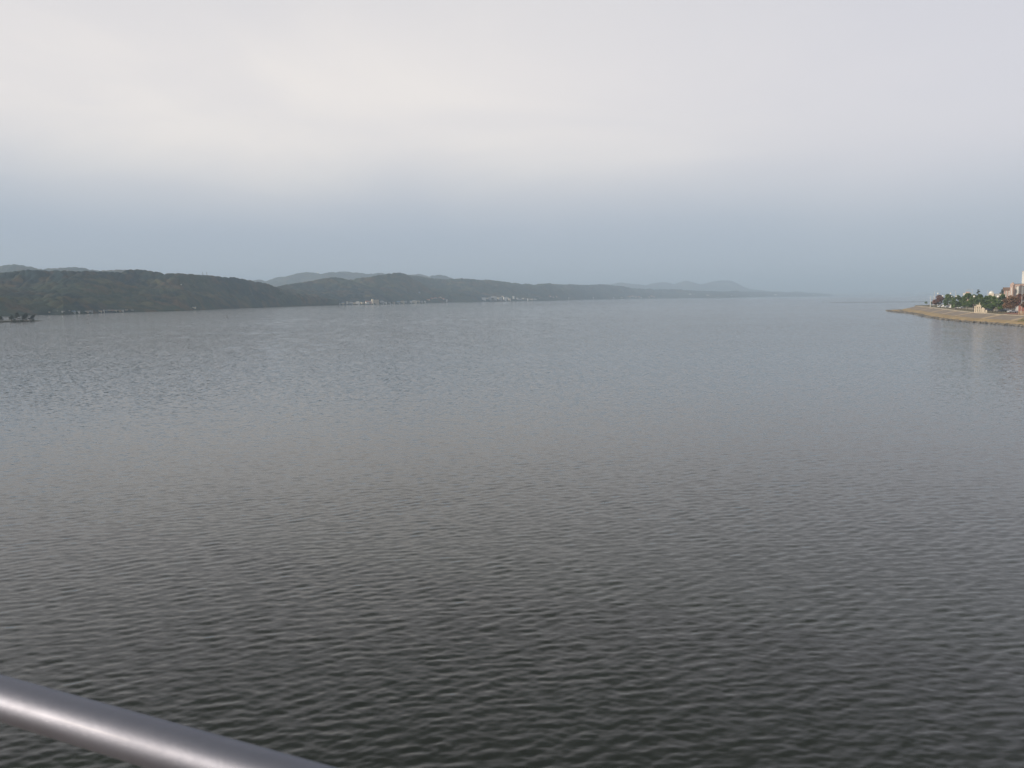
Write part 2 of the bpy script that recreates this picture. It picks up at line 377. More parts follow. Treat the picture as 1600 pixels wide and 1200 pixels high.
D = [(420, 456), (441, 450.6), (455, 447), (467, 445), (486, 441), (505, 437.5), (524, 435.6), (542, 438.5), (560, 437.5), (579, 434.7), (597, 431.9), (616, 430), (635, 429.4), (654, 431.9), (672, 434.7), (691, 436.5), (710, 437.5), (719, 436), (738, 437.4), (747, 438.6), (759, 437.9), (785, 441.6), (804, 444), (822, 445), (841, 445.4), (859, 443.7), (887, 445), (915, 445.6), (937, 445.6), (962, 447), (973, 448.5), (981, 450.2), (990, 450.6), (1009, 453), (1027, 452.3), (1046, 453.4), (1074, 453.6), (1102, 455.3), (1122, 456.6), (1145, 456.4), (1166, 456.4), (1187, 457.4), (1214, 457), (1231, 458.3), (1237, 457), (1242, 455.7), (1253, 456.2), (1264, 459), (1275, 457.6), (1284, 459), (1296, 461.4)]
o = add_range('town', D, [(420, 2500), (524, 2550), (600, 2800), (700, 3300), (860, 4200), (1000, 5600), (1140, 7000), (1296, 12500)], None, 22, 12, 41, 1500, 150, .0035,
  clears=[(578, 462, 12, 2.5), (610, 447, 10, 3), (730, 452, 14, 3), (880, 452, 16, 2.5)])
o['label'] = 'long wooded hills falling away to the right behind the lakeside town'
E_ = [(880, 451), (917, 446.5), (937, 445), (956, 444), (963, 442), (971, 441.3), (982, 443), (999, 444.4), (1009, 446), (1018, 443), (1027, 441.6), (1039, 440.7), (1054, 444), (1063, 440.6), (1072, 438.4), (1084, 441.3), (1094, 444.3), (1102, 443), (1113, 439.9), (1126, 438.3), (1142, 438.3), (1152, 442.7), (1162, 448), (1172, 451.8), (1187, 453.2), (1209, 455.8), (1231, 458), (1300, 460.5)]
o = add_range('peaks', E_, [(880, 8500), (1300, 10500)], [(880, 7600), (1300, 9600)], 40, 10, 51, 500, 40, .0015)
o['label'] = 'faint blue peaks on the horizon right of centre'
# low land closing the lake on the right horizon
def coast_land():
    us = np.linspace(.36, 1.2, 500); dep = np.array([10400, 10600, 11200, 13500]); YY = dep[:, None] + 0 * us[None]; XX = us[None] * YY
    z = np.array([-.5, 2.5, 5, 5])[:, None] + (np.array([0, 0, 9, 14])[:, None]) * (fbm(XX / 700, YY / 700, 3, 3) + .5)
    return pydata('low_coast', np.stack([XX, YY, z], -1).reshape(-1, 3), grid_faces(*z.shape), hill_mat('coast_plain', .002, 40), True, {'clear': 0 * z})
tag(coast_land(), 'thin flat coast along the right horizon', None, None, 'structure')

# ------------------------------------------------------------------ buildings on the far shore
def ground_hit(px, py, key):
    """where the line of sight meets the hillside"""
    v = ray(px, py); u = v[0] / v[1]; ds = np.linspace(float(shore(u)) * 1.003, float(shore(u)) * 1.6, 700)
    z = H + v[2] / v[1] * ds; g, _ = LAYERS[key](u * ds, ds)
    k = np.argmax(g >= z)
    if g[k] < z[k]: k = 8
    return ds[k], float(g[k]), u
def house(name, label, cat, group, px, py, wpx, hpx, wall, roof, dep, z0, rz, shape='gable', windows=False, sink=3.0):
    u_ = dep / F; wm, hm = wpx * u_ * (1.0 if dep < 1500 else 1.12), hpx * u_ * (1.0 if dep < 1500 else 1.2); dm = max(min(wm, 14), 7)
    v = ray(px, py); x = v[0] / v[1] * dep
    g = empty(name, (x, dep, z0), rz, label, cat, group)
    rh = 0 if shape == 'flat' else min(hm * .38, 4.5)
    MB().box(-wm / 2, wm / 2, -dm / 2, dm / 2, -sink, hm - rh).build('wall', M[wall], g)
    r_ = MB(); e = .6; zt = hm - rh
    if shape == 'flat': r_.box(-wm / 2 - .3, wm / 2 + .3, -dm / 2 - .3, dm / 2 + .3, zt, zt + .6)
    else:
        a = [(-wm / 2 - e, -dm / 2 - e, zt), (wm / 2 + e, -dm / 2 - e, zt), (wm / 2 + e, dm / 2 + e, zt), (-wm / 2 - e, dm / 2 + e, zt)]
        i = wm * (.5 if shape == 'gable' else .2); r1_, r2_ = (-i - (e if shape == 'gable' else 0), 0, zt + rh), (i + (e if shape == 'gable' else 0), 0, zt + rh)
        r_.face([a[0], a[1], r2_, r1_]); r_.face([a[2], a[3], r1_, r2_]); r_.face([a[1], a[2], r2_]); r_.face([a[3], a[0], r1_]); r_.face(a[::-1])
    r_.build('roof', M[roof], g)
    return g
ORD = ['first', 'second', 'third', 'fourth', 'fifth', 'sixth', 'seventh', 'eighth', 'ninth', 'tenth', 'eleventh', 'twelfth', 'thirteenth', 'fourteenth', 'fifteenth', 'sixteenth', 'seventeenth', 'eighteenth']
WN = {'white': 'white', 'cream': 'cream', 'grey': 'grey', 'tan': 'tan', 'pink': 'pinkish'}
RN = {'orange': 'orange', 'red': 'red', 'dark': 'dark', 'blue': 'blue', 'brown': 'brown', 'pale': 'pale'}
CL = [
 ('near', 'in the village below the dark hills', [
  (77, 489, 1.5, 1.5, 'cream', 'dark', 'g'), (79, 483.2, 4, 1.6, 'grey', 'dark', 'g'), (84, 483.4, 3, 1.5, 'tan', 'dark', 'g'), (89, 487.5, 2, 1.5, 'cream', 'dark', 'g'), (92, 483.8, 3.5, 2.6, 'white', 'red', 'g'),
  (97.5, 484.2, 5, 1.5, 'white', 'pale', 'f'), (99, 488.6, 2, 2.4, 'white', 'dark', 'g'), (107, 487.2, 4, 1.5, 'cream', 'brown', 'g'), (115, 489, 2.5, 2.4, 'grey', 'blue', 'g'), (123, 489.3, 2.4, 1.2, 'white', 'pale', 'f'),
  (125, 484.2, 5, 1.1, 'white', 'dark', 'g'), (136.5, 488.2, 4, 1.6, 'tan', 'pale', 'g'), (142.5, 487.8, 4.5, 2.4, 'grey', 'dark', 'h')]),
 ('near', 'in the shore row right of the village', [
  (157, 487.2, 4, 1.6, 'cream', 'brown', 'g'), (162.4, 488, 1.4, 1.5, 'white', 'pale', 'f'), (166, 486.5, 2.5, 1.4, 'grey', 'dark', 'g'), (170, 486.2, 3, 2, 'cream', 'dark', 'g'), (175, 486.2, 4, 2, 'pink', 'brown', 'g'),
  (181, 486.2, 3, 2, 'cream', 'dark', 'g'), (186, 486.4, 4, 2, 'tan', 'dark', 'g'), (191, 487, 3, 1.6, 'white', 'dark', 'g'), (198, 485.5, 3, 1.5, 'tan', 'brown', 'g'), (206, 485.6, 3, 1.2, 'grey', 'dark', 'g'), (303.5, 482, 4, 1.2, 'cream', 'pale', 'f')]),
 ('town', 'at the left end of the lakeside town', [
  (530, 475.8, 3, 1.3, 'grey', 'dark', 'g'), (536, 475.6, 3, 1.5, 'cream', 'blue', 'g'), (542.5, 475.5, 1.5, 2.4, 'white', 'pale', 'f'), (548, 476, 5, 1.8, 'grey', 'pale', 'g'), (553.5, 475.5, 2.5, 1.8, 'cream', 'dark', 'g'),
  (559, 475.7, 5.5, 2.6, 'white', 'pale', 'h'), (566.5, 475, 4, 2, 'cream', 'dark', 'g'), (574, 475, 4.5, 3, 'white', 'red', 'g'), (579, 475.5, 3.4, 2.4, 'pink', 'pale', 'f'), (582.3, 475.3, 2, 5, 'cream', 'pale', 'f'), (588, 475, 7, 4.2, 'tan', 'brown', 'f'),
  (597, 474.3, 5, 2.6, 'grey', 'pale', 'h'), (602.5, 474.8, 3, 1.4, 'white', 'dark', 'g')]),
 ('town', 'just left of the orange-roofed cluster', [
  (609, 474.6, 3, 1.3, 'grey', 'dark', 'g'), (615, 474.3, 3, 1.2, 'tan', 'dark', 'g'), (622.5, 474, 4, 1.6, 'grey', 'blue', 'g'), (629, 473.5, 5, 2.6, 'cream', 'brown', 'h'), (634, 473.2, 3, 1.8, 'grey', 'dark', 'g'), (642, 474, 2.6, 1.6, 'white', 'blue', 'f'),
  (647.5, 473.3, 6, 2.6, 'cream', 'pale', 'h'), (654, 472.8, 3, 2.2, 'cream', 'brown', 'g'), (659, 473, 3, 1.8, 'grey', 'dark', 'g'), (664, 472.8, 2, 1.6, 'white', 'dark', 'g'), (595.6, 468, 1.1, 2, 'cream', 'pale', 'f')]),
 ('town', 'in the bright orange-roofed cluster', [
  (669, 471, 4, 2, 'cream', 'orange', 'g'), (673.5, 470.3, 5, 3.4, 'cream', 'orange', 'h'), (680, 469.7, 5, 3.6, 'white', 'red', 'h'), (685.2, 469.3, 4.4, 3, 'cream', 'orange', 'g'), (688.2, 468.3, 2, 3, 'cream', 'dark', 'f'),
  (692, 470.3, 4, 2.8, 'white', 'orange', 'g'), (697, 470.6, 4, 2, 'cream', 'brown', 'g'), (698.2, 472.3, 1.5, 2.4, 'white', 'pale', 'f')]),
 ('town', 'in the terrace left of pale apartments', [
  (733.5, 468.5, 3, 2, 'cream', 'dark', 'g'), (737.3, 468.2, 3, 1.8, 'cream', 'orange', 'g'), (742, 468.3, 4, 1.8, 'tan', 'brown', 'g'), (746.5, 468.8, 3, 1.5, 'pink', 'brown', 'g'), (750.5, 469, 4, 1.5, 'cream', 'dark', 'g')]),
 ('town', 'among pale apartment blocks, centre shore', [
  (756, 470.2, 4.6, 3.4, 'white', 'pale', 'f'), (761, 469.6, 4, 2.8, 'cream', 'pale', 'f'), (765.3, 470.2, 3.6, 3.6, 'grey', 'pale', 'f'), (769.6, 468.6, 4.2, 3.6, 'white', 'pale', 'f'), (774, 470, 3.8, 4.6, 'grey', 'pale', 'f'),
  (778.3, 469.6, 3.6, 3, 'cream', 'pale', 'f'), (782, 470, 3, 3.6, 'grey', 'pale', 'f'), (785.3, 468.2, 2.4, 4, 'cream', 'pale', 'f'), (788.6, 470, 3.6, 3.8, 'white', 'pale', 'f'), (792.6, 469.3, 3.4, 3, 'grey', 'pale', 'f'), (796, 470, 3, 2.4, 'cream', 'pale', 'f')]),
 ('town', 'in the row right of slim tower', [
  (808.3, 469.3, 2, 2.4, 'white', 'pale', 'f'), (813, 469.4, 4, 1.4, 'grey', 'dark', 'g'), (817, 469, 3, 2.2, 'cream', 'pale', 'g'), (820.6, 469, 3, 1.8, 'grey', 'dark', 'g'), (824.6, 469.8, 1.6, 2, 'white', 'pale', 'f'), (830, 469.3, 4, 1.8, 'cream', 'brown', 'g'),
  (835.8, 469, 4, 1.4, 'grey', 'dark', 'g'), (838.2, 467.4, 2, 3, 'grey', 'pale', 'f'), (842, 468.4, 3, 1.5, 'tan', 'dark', 'g'), (848, 468, 3, 1.3, 'grey', 'dark', 'g')]),
 ('town', 'in the cream and pink cluster', [
  (851, 466.6, 4, 2, 'cream', 'orange', 'g'), (855, 466.2, 3, 2, 'grey', 'dark', 'g'), (859, 466, 4, 2.6, 'white', 'orange', 'h'), (863.4, 466.5, 3.6, 2.2, 'pink', 'brown', 'g'), (868, 466, 4, 2.6, 'cream', 'orange', 'h')]),
 ('town', 'in the orange-roofed hamlets right of centre', [
  (958.5, 466.4, 2, 1.3, 'white', 'dark', 'g'), (971, 466.2, 3, 1.4, 'cream', 'brown', 'g'), (977.5, 465.8, 2.6, 1.6, 'grey', 'dark', 'g'), (982.5, 465.6, 5, 2, 'cream', 'orange', 'g'), (988, 465.2, 4, 2.6, 'white', 'orange', 'h'), (992.6, 465.2, 3.6, 2, 'cream', 'red', 'g'),
  (998, 465.6, 4, 1.8, 'pink', 'orange', 'g'), (1001.6, 466.2, 2, 1, 'white', 'pale', 'f'), (1012.5, 465.2, 4, 1.4, 'cream', 'brown', 'g'), (1017.3, 464.7, 4, 2.4, 'cream', 'orange', 'h'), (1021.3, 465.4, 2.6, 1.8, 'pink', 'red', 'g')]),
 ('town', 'in the line under faint blue peaks', [
  (1077.5, 462.8, 4, 2.4, 'white', 'pale', 'f'), (1083.3, 462, 4, 1.8, 'cream', 'pale', 'f'), (1092, 464.2, 6, 1.2, 'white', 'pale', 'g'), (1100, 463.7, 4, 1.1, 'cream', 'dark', 'g'), (1105.6, 464, 3.6, 2.3, 'white', 'pale', 'f'), (1115, 463.7, 5, 1.1, 'cream', 'brown', 'g'),
  (1121.5, 463.6, 5, 1.1, 'white', 'dark', 'g'), (1127, 463.6, 3.6, 1, 'cream', 'dark', 'g'), (1142, 463.6, 4, 1.4, 'white', 'pale', 'f'), (1148, 463.5, 3, 1.2, 'cream', 'orange', 'g'), (1155, 463.3, 3, 1, 'grey', 'dark', 'g'), (1160, 463.2, 2.4, 1, 'white', 'dark', 'g')]),
 ('town', 'by the round hill ending the shore', [
  (1172, 463, 3, 1.2, 'white', 'pale', 'f'), (1180, 463, 2.4, .9, 'cream', 'dark', 'g'), (1195, 462.3, 3, .9, 'grey', 'dark', 'g'), (1203, 461.8, 3, 1.1, 'white', 'dark', 'g'), (1212, 462.5, 3, 1.9, 'white', 'pale', 'f'), (1217.5, 461.7, 2.4, 1.1, 'pink', 'orange', 'g'), (1223, 462.4, 2.6, 1, 'cream', 'dark', 'g'),
  (1250, 462.2, 2.4, .9, 'cream', 'dark', 'g'), (1271.4, 461.9, 2, 1.6, 'white', 'pale', 'f')]),
]
hr = random.Random(5)
for key, place, lst in CL:
    lst = sorted(lst)
    for i, (px, py, wp, hp, wall, roof, sh) in enumerate(lst):
        dep, z0, u = ground_hit(px, py, key)
        shape = {'g': 'gable', 'f': 'flat', 'h': 'hip'}[sh]; kind = 'block' if sh == 'f' else 'house'
        rn = '' if sh == 'f' else f" with {RN[roof]} roof"
        lab = f"{WN[wall]} {kind}{rn}, {ORD[i]} from left {place}"
        house('apartment_block' if sh == 'f' else 'lakeside_house', lab, 'building' if sh == 'f' else 'house', 'buildings along the far shore', px, py, wp, hp, wall, roof, dep, z0 + (.6 if key == 'near' else 2.0), -math.atan(u) + hr.uniform(-.3, .4), shape, windows=False, sink=1.5 if key == 'near' else 4)
def single(name, label, cat, px, py, wp, hp, wall, roof, key='town', shape='flat', up=2.0):
    dep, z0, u = ground_hit(px, py, key); return house(name, label, cat, None, px, py, wp, hp, wall, roof, dep, z0 + up, .3, shape, sink=8)
single('hillside_house', 'small white house alone halfway up the dark wooded hills', 'house', 191.5, 467.5, 5, 2.2, 'white', 'pale', 'near', 'gable')
single('hillside_house', 'tiny pale house on the dark hill slope above the right end of its shore', 'house', 283.5, 447.2, 1.4, 1.2, 'white', 'pale', 'near', 'gable')
single('hillside_house', 'small bright cream house on the slope between orange-roofed cluster and terrace', 'house', 712.6, 465.6, 2.2, 1.8, 'cream', 'pale', 'town', 'gable')
single('blue_roofed_hall', 'long hall with light blue roof on the wooded hillside above the town', 'building', 650.5, 459.4, 10, 1.9, 'grey', 'blue', 'town', 'gable')
single('slim_tower', 'slim white tower by the water right of the pale apartment blocks', 'tower', 802.6, 469, 1.9, 4.4, 'white', 'pale')
single('shore_beacon', 'tiny white beacon on the shore right of the cream and pink cluster', 'beacon', 888.6, 468, .9, 2.2, 'white', 'pale')
single('shore_beacon', 'tiny white beacon on the shore left of the orange-roofed hamlets', 'beacon', 926.8, 467, .9, 1.6, 'white', 'pale')
# buildings far off on the horizon coast
FC = [(1292, 3, 1.1), (1303, 3, 1.3), (1310, 4, 1.1), (1316, 2, 1.2), (1323, 2.4, 1), (1331, 3, 1), (1344, 3, 1), (1353, 3, 1.3), (1360, 6, 1.7), (1371, 3, 1.1), (1384, 3, .9), (1397, 3, .9), (1409, 3, 1), (1421, 6, 1.8), (1432, 3, 1), (1438, 3.4, 1.7), (1442.5, 2.4, 1.9), (1450, 3, 1.1), (1458, 3, 1.5)]
for i, (px, wp, hp) in enumerate(FC):
    house('distant_block', f"pale distant building, {(ORD + ['nineteenth'])[i]} from left on the horizon coast", 'building', 'pale buildings along the horizon coast', px, 460, wp, hp + .9, 'white', 'pale', 10900, 3, .5, 'flat')
# white dome on the blue ridge
P = at_depth(496.5, 429.5, 4950)
g = empty('ridge_tower', P, 0, 'bright white radar tower on the blue ridge', 'tower')
MB().tube([(0, 0, -8), (0, 0, 6)], [5, 4], 12).build('base', M['white'], g)
MB().ball((0, 0, 10.5), 6.2, 14, 10).build('dome', M['globe'], g, True)
MB().tube([(-4, 0, 10), (-7, 0, 17)], .8).build('antenna', M['metal'], g); MB().tube([(4, 0, 12), (6, 0, 18)], .8).build('antenna', M['metal'], g)
for i, px in enumerate((317, 323.4)):
    P = at_depth(px, 434.5, 1590); h_ = 9.5 * 1590 / F * (1 if i == 0 else 1.0)
    g = empty('lattice_mast', P, 0, ('left' if i == 0 else 'right') + ' one of two thin masts on the crest of the dark hills', 'mast', 'masts on the hill crest')
    m_ = MB()
    for a in range(3): m_.tube([(1.0 * math.cos(a * 2.1), 1.0 * math.sin(a * 2.1), -6), (.2 * math.cos(a * 2.1), .2 * math.sin(a * 2.1), h_)], .10, 5)
    m_.build('lattice', M['darkmetal'], g)
    for k in (.6, .8): MB().box(-1.0, 1.0, -.12, .12, h_ * k, h_ * k + .2).build('crossarm', M['darkmetal'], g)

# ------------------------------------------------------------------ trees
def crown_mb(rng, lobes, n, leaf, flat=1.0):
    """leaf clumps spread through a set of lobes (cx,cy,cz,r,rz)"""
    m_ = MB(); tot = sum(l[3] ** 2 for l in lobes)
    for (cx, cy, cz, r, rz) in lobes:
        base_t = rng.uniform(.05, .95)
        for _ in range(int(n * r * r / tot)):
            th = math.acos(rng.uniform(-1, 1)); ph = rng.uniform(0, 6.283); k = rng.uniform(.45, 1.08) ** .6
            p = np.array([cx + r * k * math.sin(th) * math.cos(ph), cy + r * k * math.sin(th) * math.sin(ph), cz + rz * k * math.cos(th)])
            a = rng.uniform(0, 6.283); tl = rng.uniform(-.9, .9); s = leaf * rng.uniform(.6, 1.4)
            e1 = np.array([math.cos(a), math.sin(a), tl * .6]); e2 = np.array([-math.sin(a) * math.cos(tl * 1.5), math.cos(a) * math.cos(tl * 1.5), math.sin(tl * 1.5)])
            m_.face([p - s * e1, p - s * .6 * e2, p + s * e1, p + s * .6 * e2], min(1, max(0, base_t * .6 + rng.uniform(0, .5))))
    return m_
def broad_tree(name, seed, ht, wd, leafmat, label, cat='tree', group=None, base_frac=.22, n=1500, dense=1.0, leaf=.38):
    rng = random.Random(seed); g = empty(name, (0, 0, 0), 0, label, cat, group)
    tr = MB(); hb = ht * base_frac
    tr.tube([(0, 0, -.3), (.05, 0, hb), (.12, .05, ht * .5), (.1, .1, ht * .8)], [.22, .16, .12, .04], 7)
    lobes = []; nl = 11
    for i in range(nl):
        a = i * 2.4 + rng.uniform(-.4, .4); q = rng.random(); rr_ = wd / 2 * (.15 + .55 * math.sqrt(q)); cz = hb + (ht - hb) * rng.uniform(.16, .90) * (1 - .22 * q)
        r = wd * rng.uniform(.17, .27); lobes.append((rr_ * math.cos(a), rr_ * math.sin(a), cz, r, r * rng.uniform(.7, .95)))
        tr.tube([(.05, 0, hb * rng.uniform(.9, 1.4)), (rr_ * .5 * math.cos(a), rr_ * .5 * math.sin(a), hb + (cz - hb) * .6), (rr_ * math.cos(a), rr_ * math.sin(a), cz)], [.09, .06, .02], 5)
    lobes.append((0, 0, ht - wd * .17, wd * .22, wd * .2))
    tr.build('trunk', M['bark'], g); crown_mb(rng, lobes, int(n * dense), leaf).build('crown', M[leafmat], g)
    return g
def pine_tree(name, seed, ht, wd, label, group=None, lean=0.0, n=900):
    rng = random.Random(seed); g = empty(name, (0, 0, 0), 0, label, 'tree', group); tr = MB(); L = lean
    tr.tube([(0, 0, -.3), (L * .3, 0, ht * .35), (L * .7, 0, ht * .7), (L, 0, ht * .95)], [.2, .15, .1, .03], 7)
    lobes = []
    for i in range(9):
        f = .35 + .62 * i / 8; a = i * 2.4 + rng.random(); rad = wd / 2 * (1.15 - f) * rng.uniform(.6, 1.1)
        c = (L * f + rad * math.cos(a), rad * math.sin(a), ht * f); r = wd * rng.uniform(.17, .26); lobes.append((*c, r, r * .5))
        tr.tube([(L * f * .9, 0, ht * f * .9), c], [.06, .02], 5)
    tr.build('trunk', M['bark'], g); crown_mb(rng, lobes, n, .26).build('crown', M['pine'], g); return g

# ------------------------------------------------------------------ wooded islet on the left
IZ = .9
ip = [(-190, 512.5, 510.2), (-60, 506.8, 503.9), (-20, 505.0, 503.2), (0, 503.9, 502.9), (30, 503.2, 501.6), (45, 502.8, 501.2), (58, 501.9, 501.3), (66, 501.4, 501.35)]
V = []; 
for px, f_, b_ in ip:
    a = on_plane(px, f_, 0); c = on_plane(px, b_, .0); c = a + (c - a) * (1 if px > 60 else 1.25); mdl = (a + c) / 2
    top = .12 if px > 60 else (.5 if px > 50 else IZ)
    V += [(a[0], a[1], -.4), (a[0] * .9 + mdl[0] * .1, a[1] * .9 + mdl[1] * .1, top * .8), (mdl[0], mdl[1], top), (c[0] * .9 + mdl[0] * .1, c[1] * .9 + mdl[1] * .1, top * .8), (c[0], c[1], -.4)]
me_isl = pydata('islet', np.array(V), grid_faces(len(ip), 5), mat('islet_ground', (.07, .07, .05), .95, scale=.3, bump=.1), False)
tag(me_isl, 'low dark islet carrying pines in front of the left shore', None, None, 'structure')
ISL = [(1.5, 502.4, 9, 9, 'round pine at the left edge of the photo on the low dark islet', 0, 1), (18, 502.5, 9.8, 13, 'round dense pine, left of the three clumps on the islet', .4, 2), (27.5, 502.2, 13.5, 12, 'pale green pine in the middle of the islet clump', -.3, 3), (37, 502, 10, 13, 'dark bushy pine left of the tallest on the islet', .3, 4), (41, 501.9, 13.2, 13, 'tallest dark pine on the islet', .2, 5), (46, 501.8, 10, 11, 'leaning pine drooping toward the right tip of the islet', 3.4, 6), (-60, 505, 11, 12, 'pine on the islet beyond the left edge of the photo', 0, 7)]
for px, py, hp, wp, lab, lean, sd in ISL:
    P = on_plane(px, py, .5); k = P[1] / F
    g = pine_tree('pine_tree', sd, hp * k * .98, wp * k * .75, lab, 'pines on the islet', lean, 700); g.location = (P[0], P[1], .4)
P = on_plane(31, 502, .5)
for i, (px, wd_) in enumerate(((23, 4), (33, 4), (50, 3.2))):
    P = on_plane(px, 502.2 if px < 40 else 501.6, .5); g = empty('low_shrub', (P[0], P[1], .4), 0, ['low dark shrub between the two left pines of the islet', 'low dark shrub under the middle pines of the islet', 'low dark shrub near the right tip of the islet'][i], 'shrub', 'shrubs on the islet')
    crown_mb(random.Random(i), [(0, 0, .6, wd_ / 2, .8), (1, 0, .5, wd_ / 3, .6)], 200, .25).build('crown', M['pine'], g)

# lone tree on the crest of the near hills, and small humps of trees
P = at_depth(264, 432.8, 1555); g = broad_tree('crest_tree', 33, 7.5, 7, 'green', 'lone tree standing above the crest of the dark hills', n=500, leaf=.7); g.location = P - np.array([0, 0, 1.5])

# ------------------------------------------------------------------ boats, buoys
def boat(px, py, L, label, person=False, rz=0.0):
    P = on_plane(px, py); g = empty('fishing_boat', P, rz, label, 'boat', 'small boats on the lake'); g.scale = (.42, .42, .42); m_ = MB()
    sec = [(-.5, .55, .5), (-.2, .85, .45), (.15, .85, .5), (.4, .45, .7), (.5, .03, .85)]; base = 0
    for s, wv, hv in sec: m_.v += [(s * L, -wv, hv), (s * L, -wv * .6, -.15), (s * L, wv * .6, -.15), (s * L, wv, hv)]
    for k in range(len(sec) - 1):
        for j in range(3): m_.f.append((k * 4 + j, k * 4 + j + 1, k * 4 + j + 5, k * 4 + j + 4)); m_.t.append(.5)
        m_.f.append((k * 4, k * 4 + 4, k * 4 + 7, k * 4 + 3)); m_.t.append(.5)
    m_.f.append((0, 3, 2, 1)); m_.t.append(.5)
    m_.build('hull', M['boat'], g)
    MB().box(-L * .46, -L * .38, -.2, .2, .45, 1.2).build('outboard_motor', M['darkmetal'], g)
    MB().box(-.1, .35, -.75, .75, .5, .62).build('bench', M['rib'], g)
    return g
boat(134, 498.8, 9, 'small dark boat nearest the islet, below the village', rz=.1)
boat(313.7, 488.4, 9, 'small dark flat boat close to the dark shore', rz=.2)
boat(360, 491.2, 10, 'small low boat right of the black buoy', rz=.05)
def buoy(px, py, label, s=1.0, m_='darkmetal'):
    P = on_plane(px, py); g = empty('marker_buoy', P, 0, label, 'buoy', 'marker buoys on the lake')
    MB().ball((0, 0, .2 * s), .8 * s, 10, 8).build('float', M[m_], g, True); MB().tube([(0, 0, .5 * s), (0, 0, 2.6 * s)], .12 * s, 6).build('post', M[m_], g); MB().box(-.35 * s, .35 * s, -.35 * s, .35 * s, 2.2 * s, 3.0 * s).build('topmark', M[m_], g)
buoy(354.5, 496.4, 'black buoy with topmark left of the low boat', .8); buoy(137.5, 505.6, 'dark buoy in open water below the village', .45)
buoy(1270.6, 470.8, 'small white buoy far out toward the right end of the far shore', 1.0, 'metal'); buoy(1286.4, 472.4, 'thin dark buoy far out toward the open horizon', 1.0)
# thin dark line low on the water behind the headland, built from short tubes
a, c = on_plane(1296, 472.9), on_plane(1475, 471.4)
m_ = MB(); n_ = 90
for i in range(n_):
    p = a + (c - a) * i / n_; q = a + (c - a) * (i + .9) / n_; m_.tube([(p[0], p[1], .08), (q[0], q[1], .08)], .35, 6)
tag(m_.build('dark_water_line', M['darkmetal']), 'thin dark line stretched across the water left of the headland', 'dark_line')

# ------------------------------------------------------------------ headland with promenade
GZ = 3.5
PXS = [1780, 1700, 1640, 1600, 1557, 1522, 1492, 1470.6, 1456, 1442, 1431, 1420, 1407, 1396, 1387]
WY = [526, 519, 513.5, 509.6, 506.4, 504, 501.6, 498.8, 496.2, 493.3, 491.0, 489.0, 488.2, 487.2, 484.9]
KY = [509, 501.5, 496.6, 493.4, 491.4, 488.8, 485.6, 482.8, 480.9, 479.3, 478.3, None, None, None, None]
Wl = [on_plane(p, y, 0) for p, y in zip(PXS, WY)]
Kl = [on_plane(p, y, GZ) for p, y in zip(PXS[:11], KY[:11])]
# resample water line against the kerb line by nearest depth so that the bank is crossed squarely
def resample(L, n):
    L = np.array(L); s = np.concatenate([[0], np.cumsum(np.linalg.norm(np.diff(L[:, :2], axis=0), axis=1))]); q = np.linspace(0, s[-1], n)
    return np.stack([np.interp(q, s, L[:, i]) for i in range(3)], 1)
K = resample(Kl, 60)
Kn = np.gradient(K[:, :2], axis=0); Kn /= np.linalg.norm(Kn, axis=1)[:, None]; left = np.stack([-Kn[:, 1], Kn[:, 0]], 1)   # towards the lake
left[:] = np.where((left[:, :1] > 0), -left, left)
Wa = np.array(Wl)[:, :2]
def toward_water(p, dvec):
    best = 30.0
    for i in range(len(Wa) - 1):
        A2 = np.array([dvec, -(Wa[i + 1] - Wa[i])]).T
        if abs(np.linalg.det(A2)) < 1e-6: continue
        s, q = np.linalg.solve(A2, Wa[i] - p)
        if 0 <= q <= 1 and s > 0: best = min(best, s)
    return best
wd_ = np.array([toward_water(K[i, :2], left[i]) for i in range(60)]); wd_ = np.clip(wd_, 6, 40); wd_ = np.minimum(wd_, np.interp(np.linspace(0, 1, 60), [0, .65, 1], [60, 26, 12]))
wd_ = np.convolve(np.pad(wd_, 3, 'edge'), np.ones(7) / 7, 'valid')
W = np.c_[K[:, :2] + left * wd_[:, None], np.full(60, -.5)]
Bm = np.c_[K[:, :2] + left * (wd_ * .52)[:, None], np.full(60, 1.7)]     # foot of the block facing
Kt = np.c_[K[:, :2], np.full(60, GZ)]
def strip(name, rows, mt, label=None, kind=None, parent=None, smooth=False, close=None):
    rows = np.array(rows); o = pydata(name, rows.reshape(-1, 3), grid_faces(rows.shape[0], rows.shape[1])[:, ::-1], mt, smooth, parent=parent)
    return tag(o, label, None, None, kind)
# block facing
strip('embankment', [Kt + [0, 0, -.02], Bm], M['panel'], 'grey-brown block facing of the curved lakeside bank', 'structure')
# grass berm, subdivided and uneven
rows = []
for k in np.linspace(0, 1, 9):
    r_ = Bm * (1 - k) + W * k; r_[:, 2] += .18 * fbm(r_[:, 0] / 5, r_[:, 1] / 5, 3, 9) * (0 < k < 1) + (.45 * math.sin(math.pi * k)); rows.append(r_)
strip('grass_berm', rows, M['drygrass'], 'dry tan grass strip between the block facing and the water', 'structure', smooth=True)
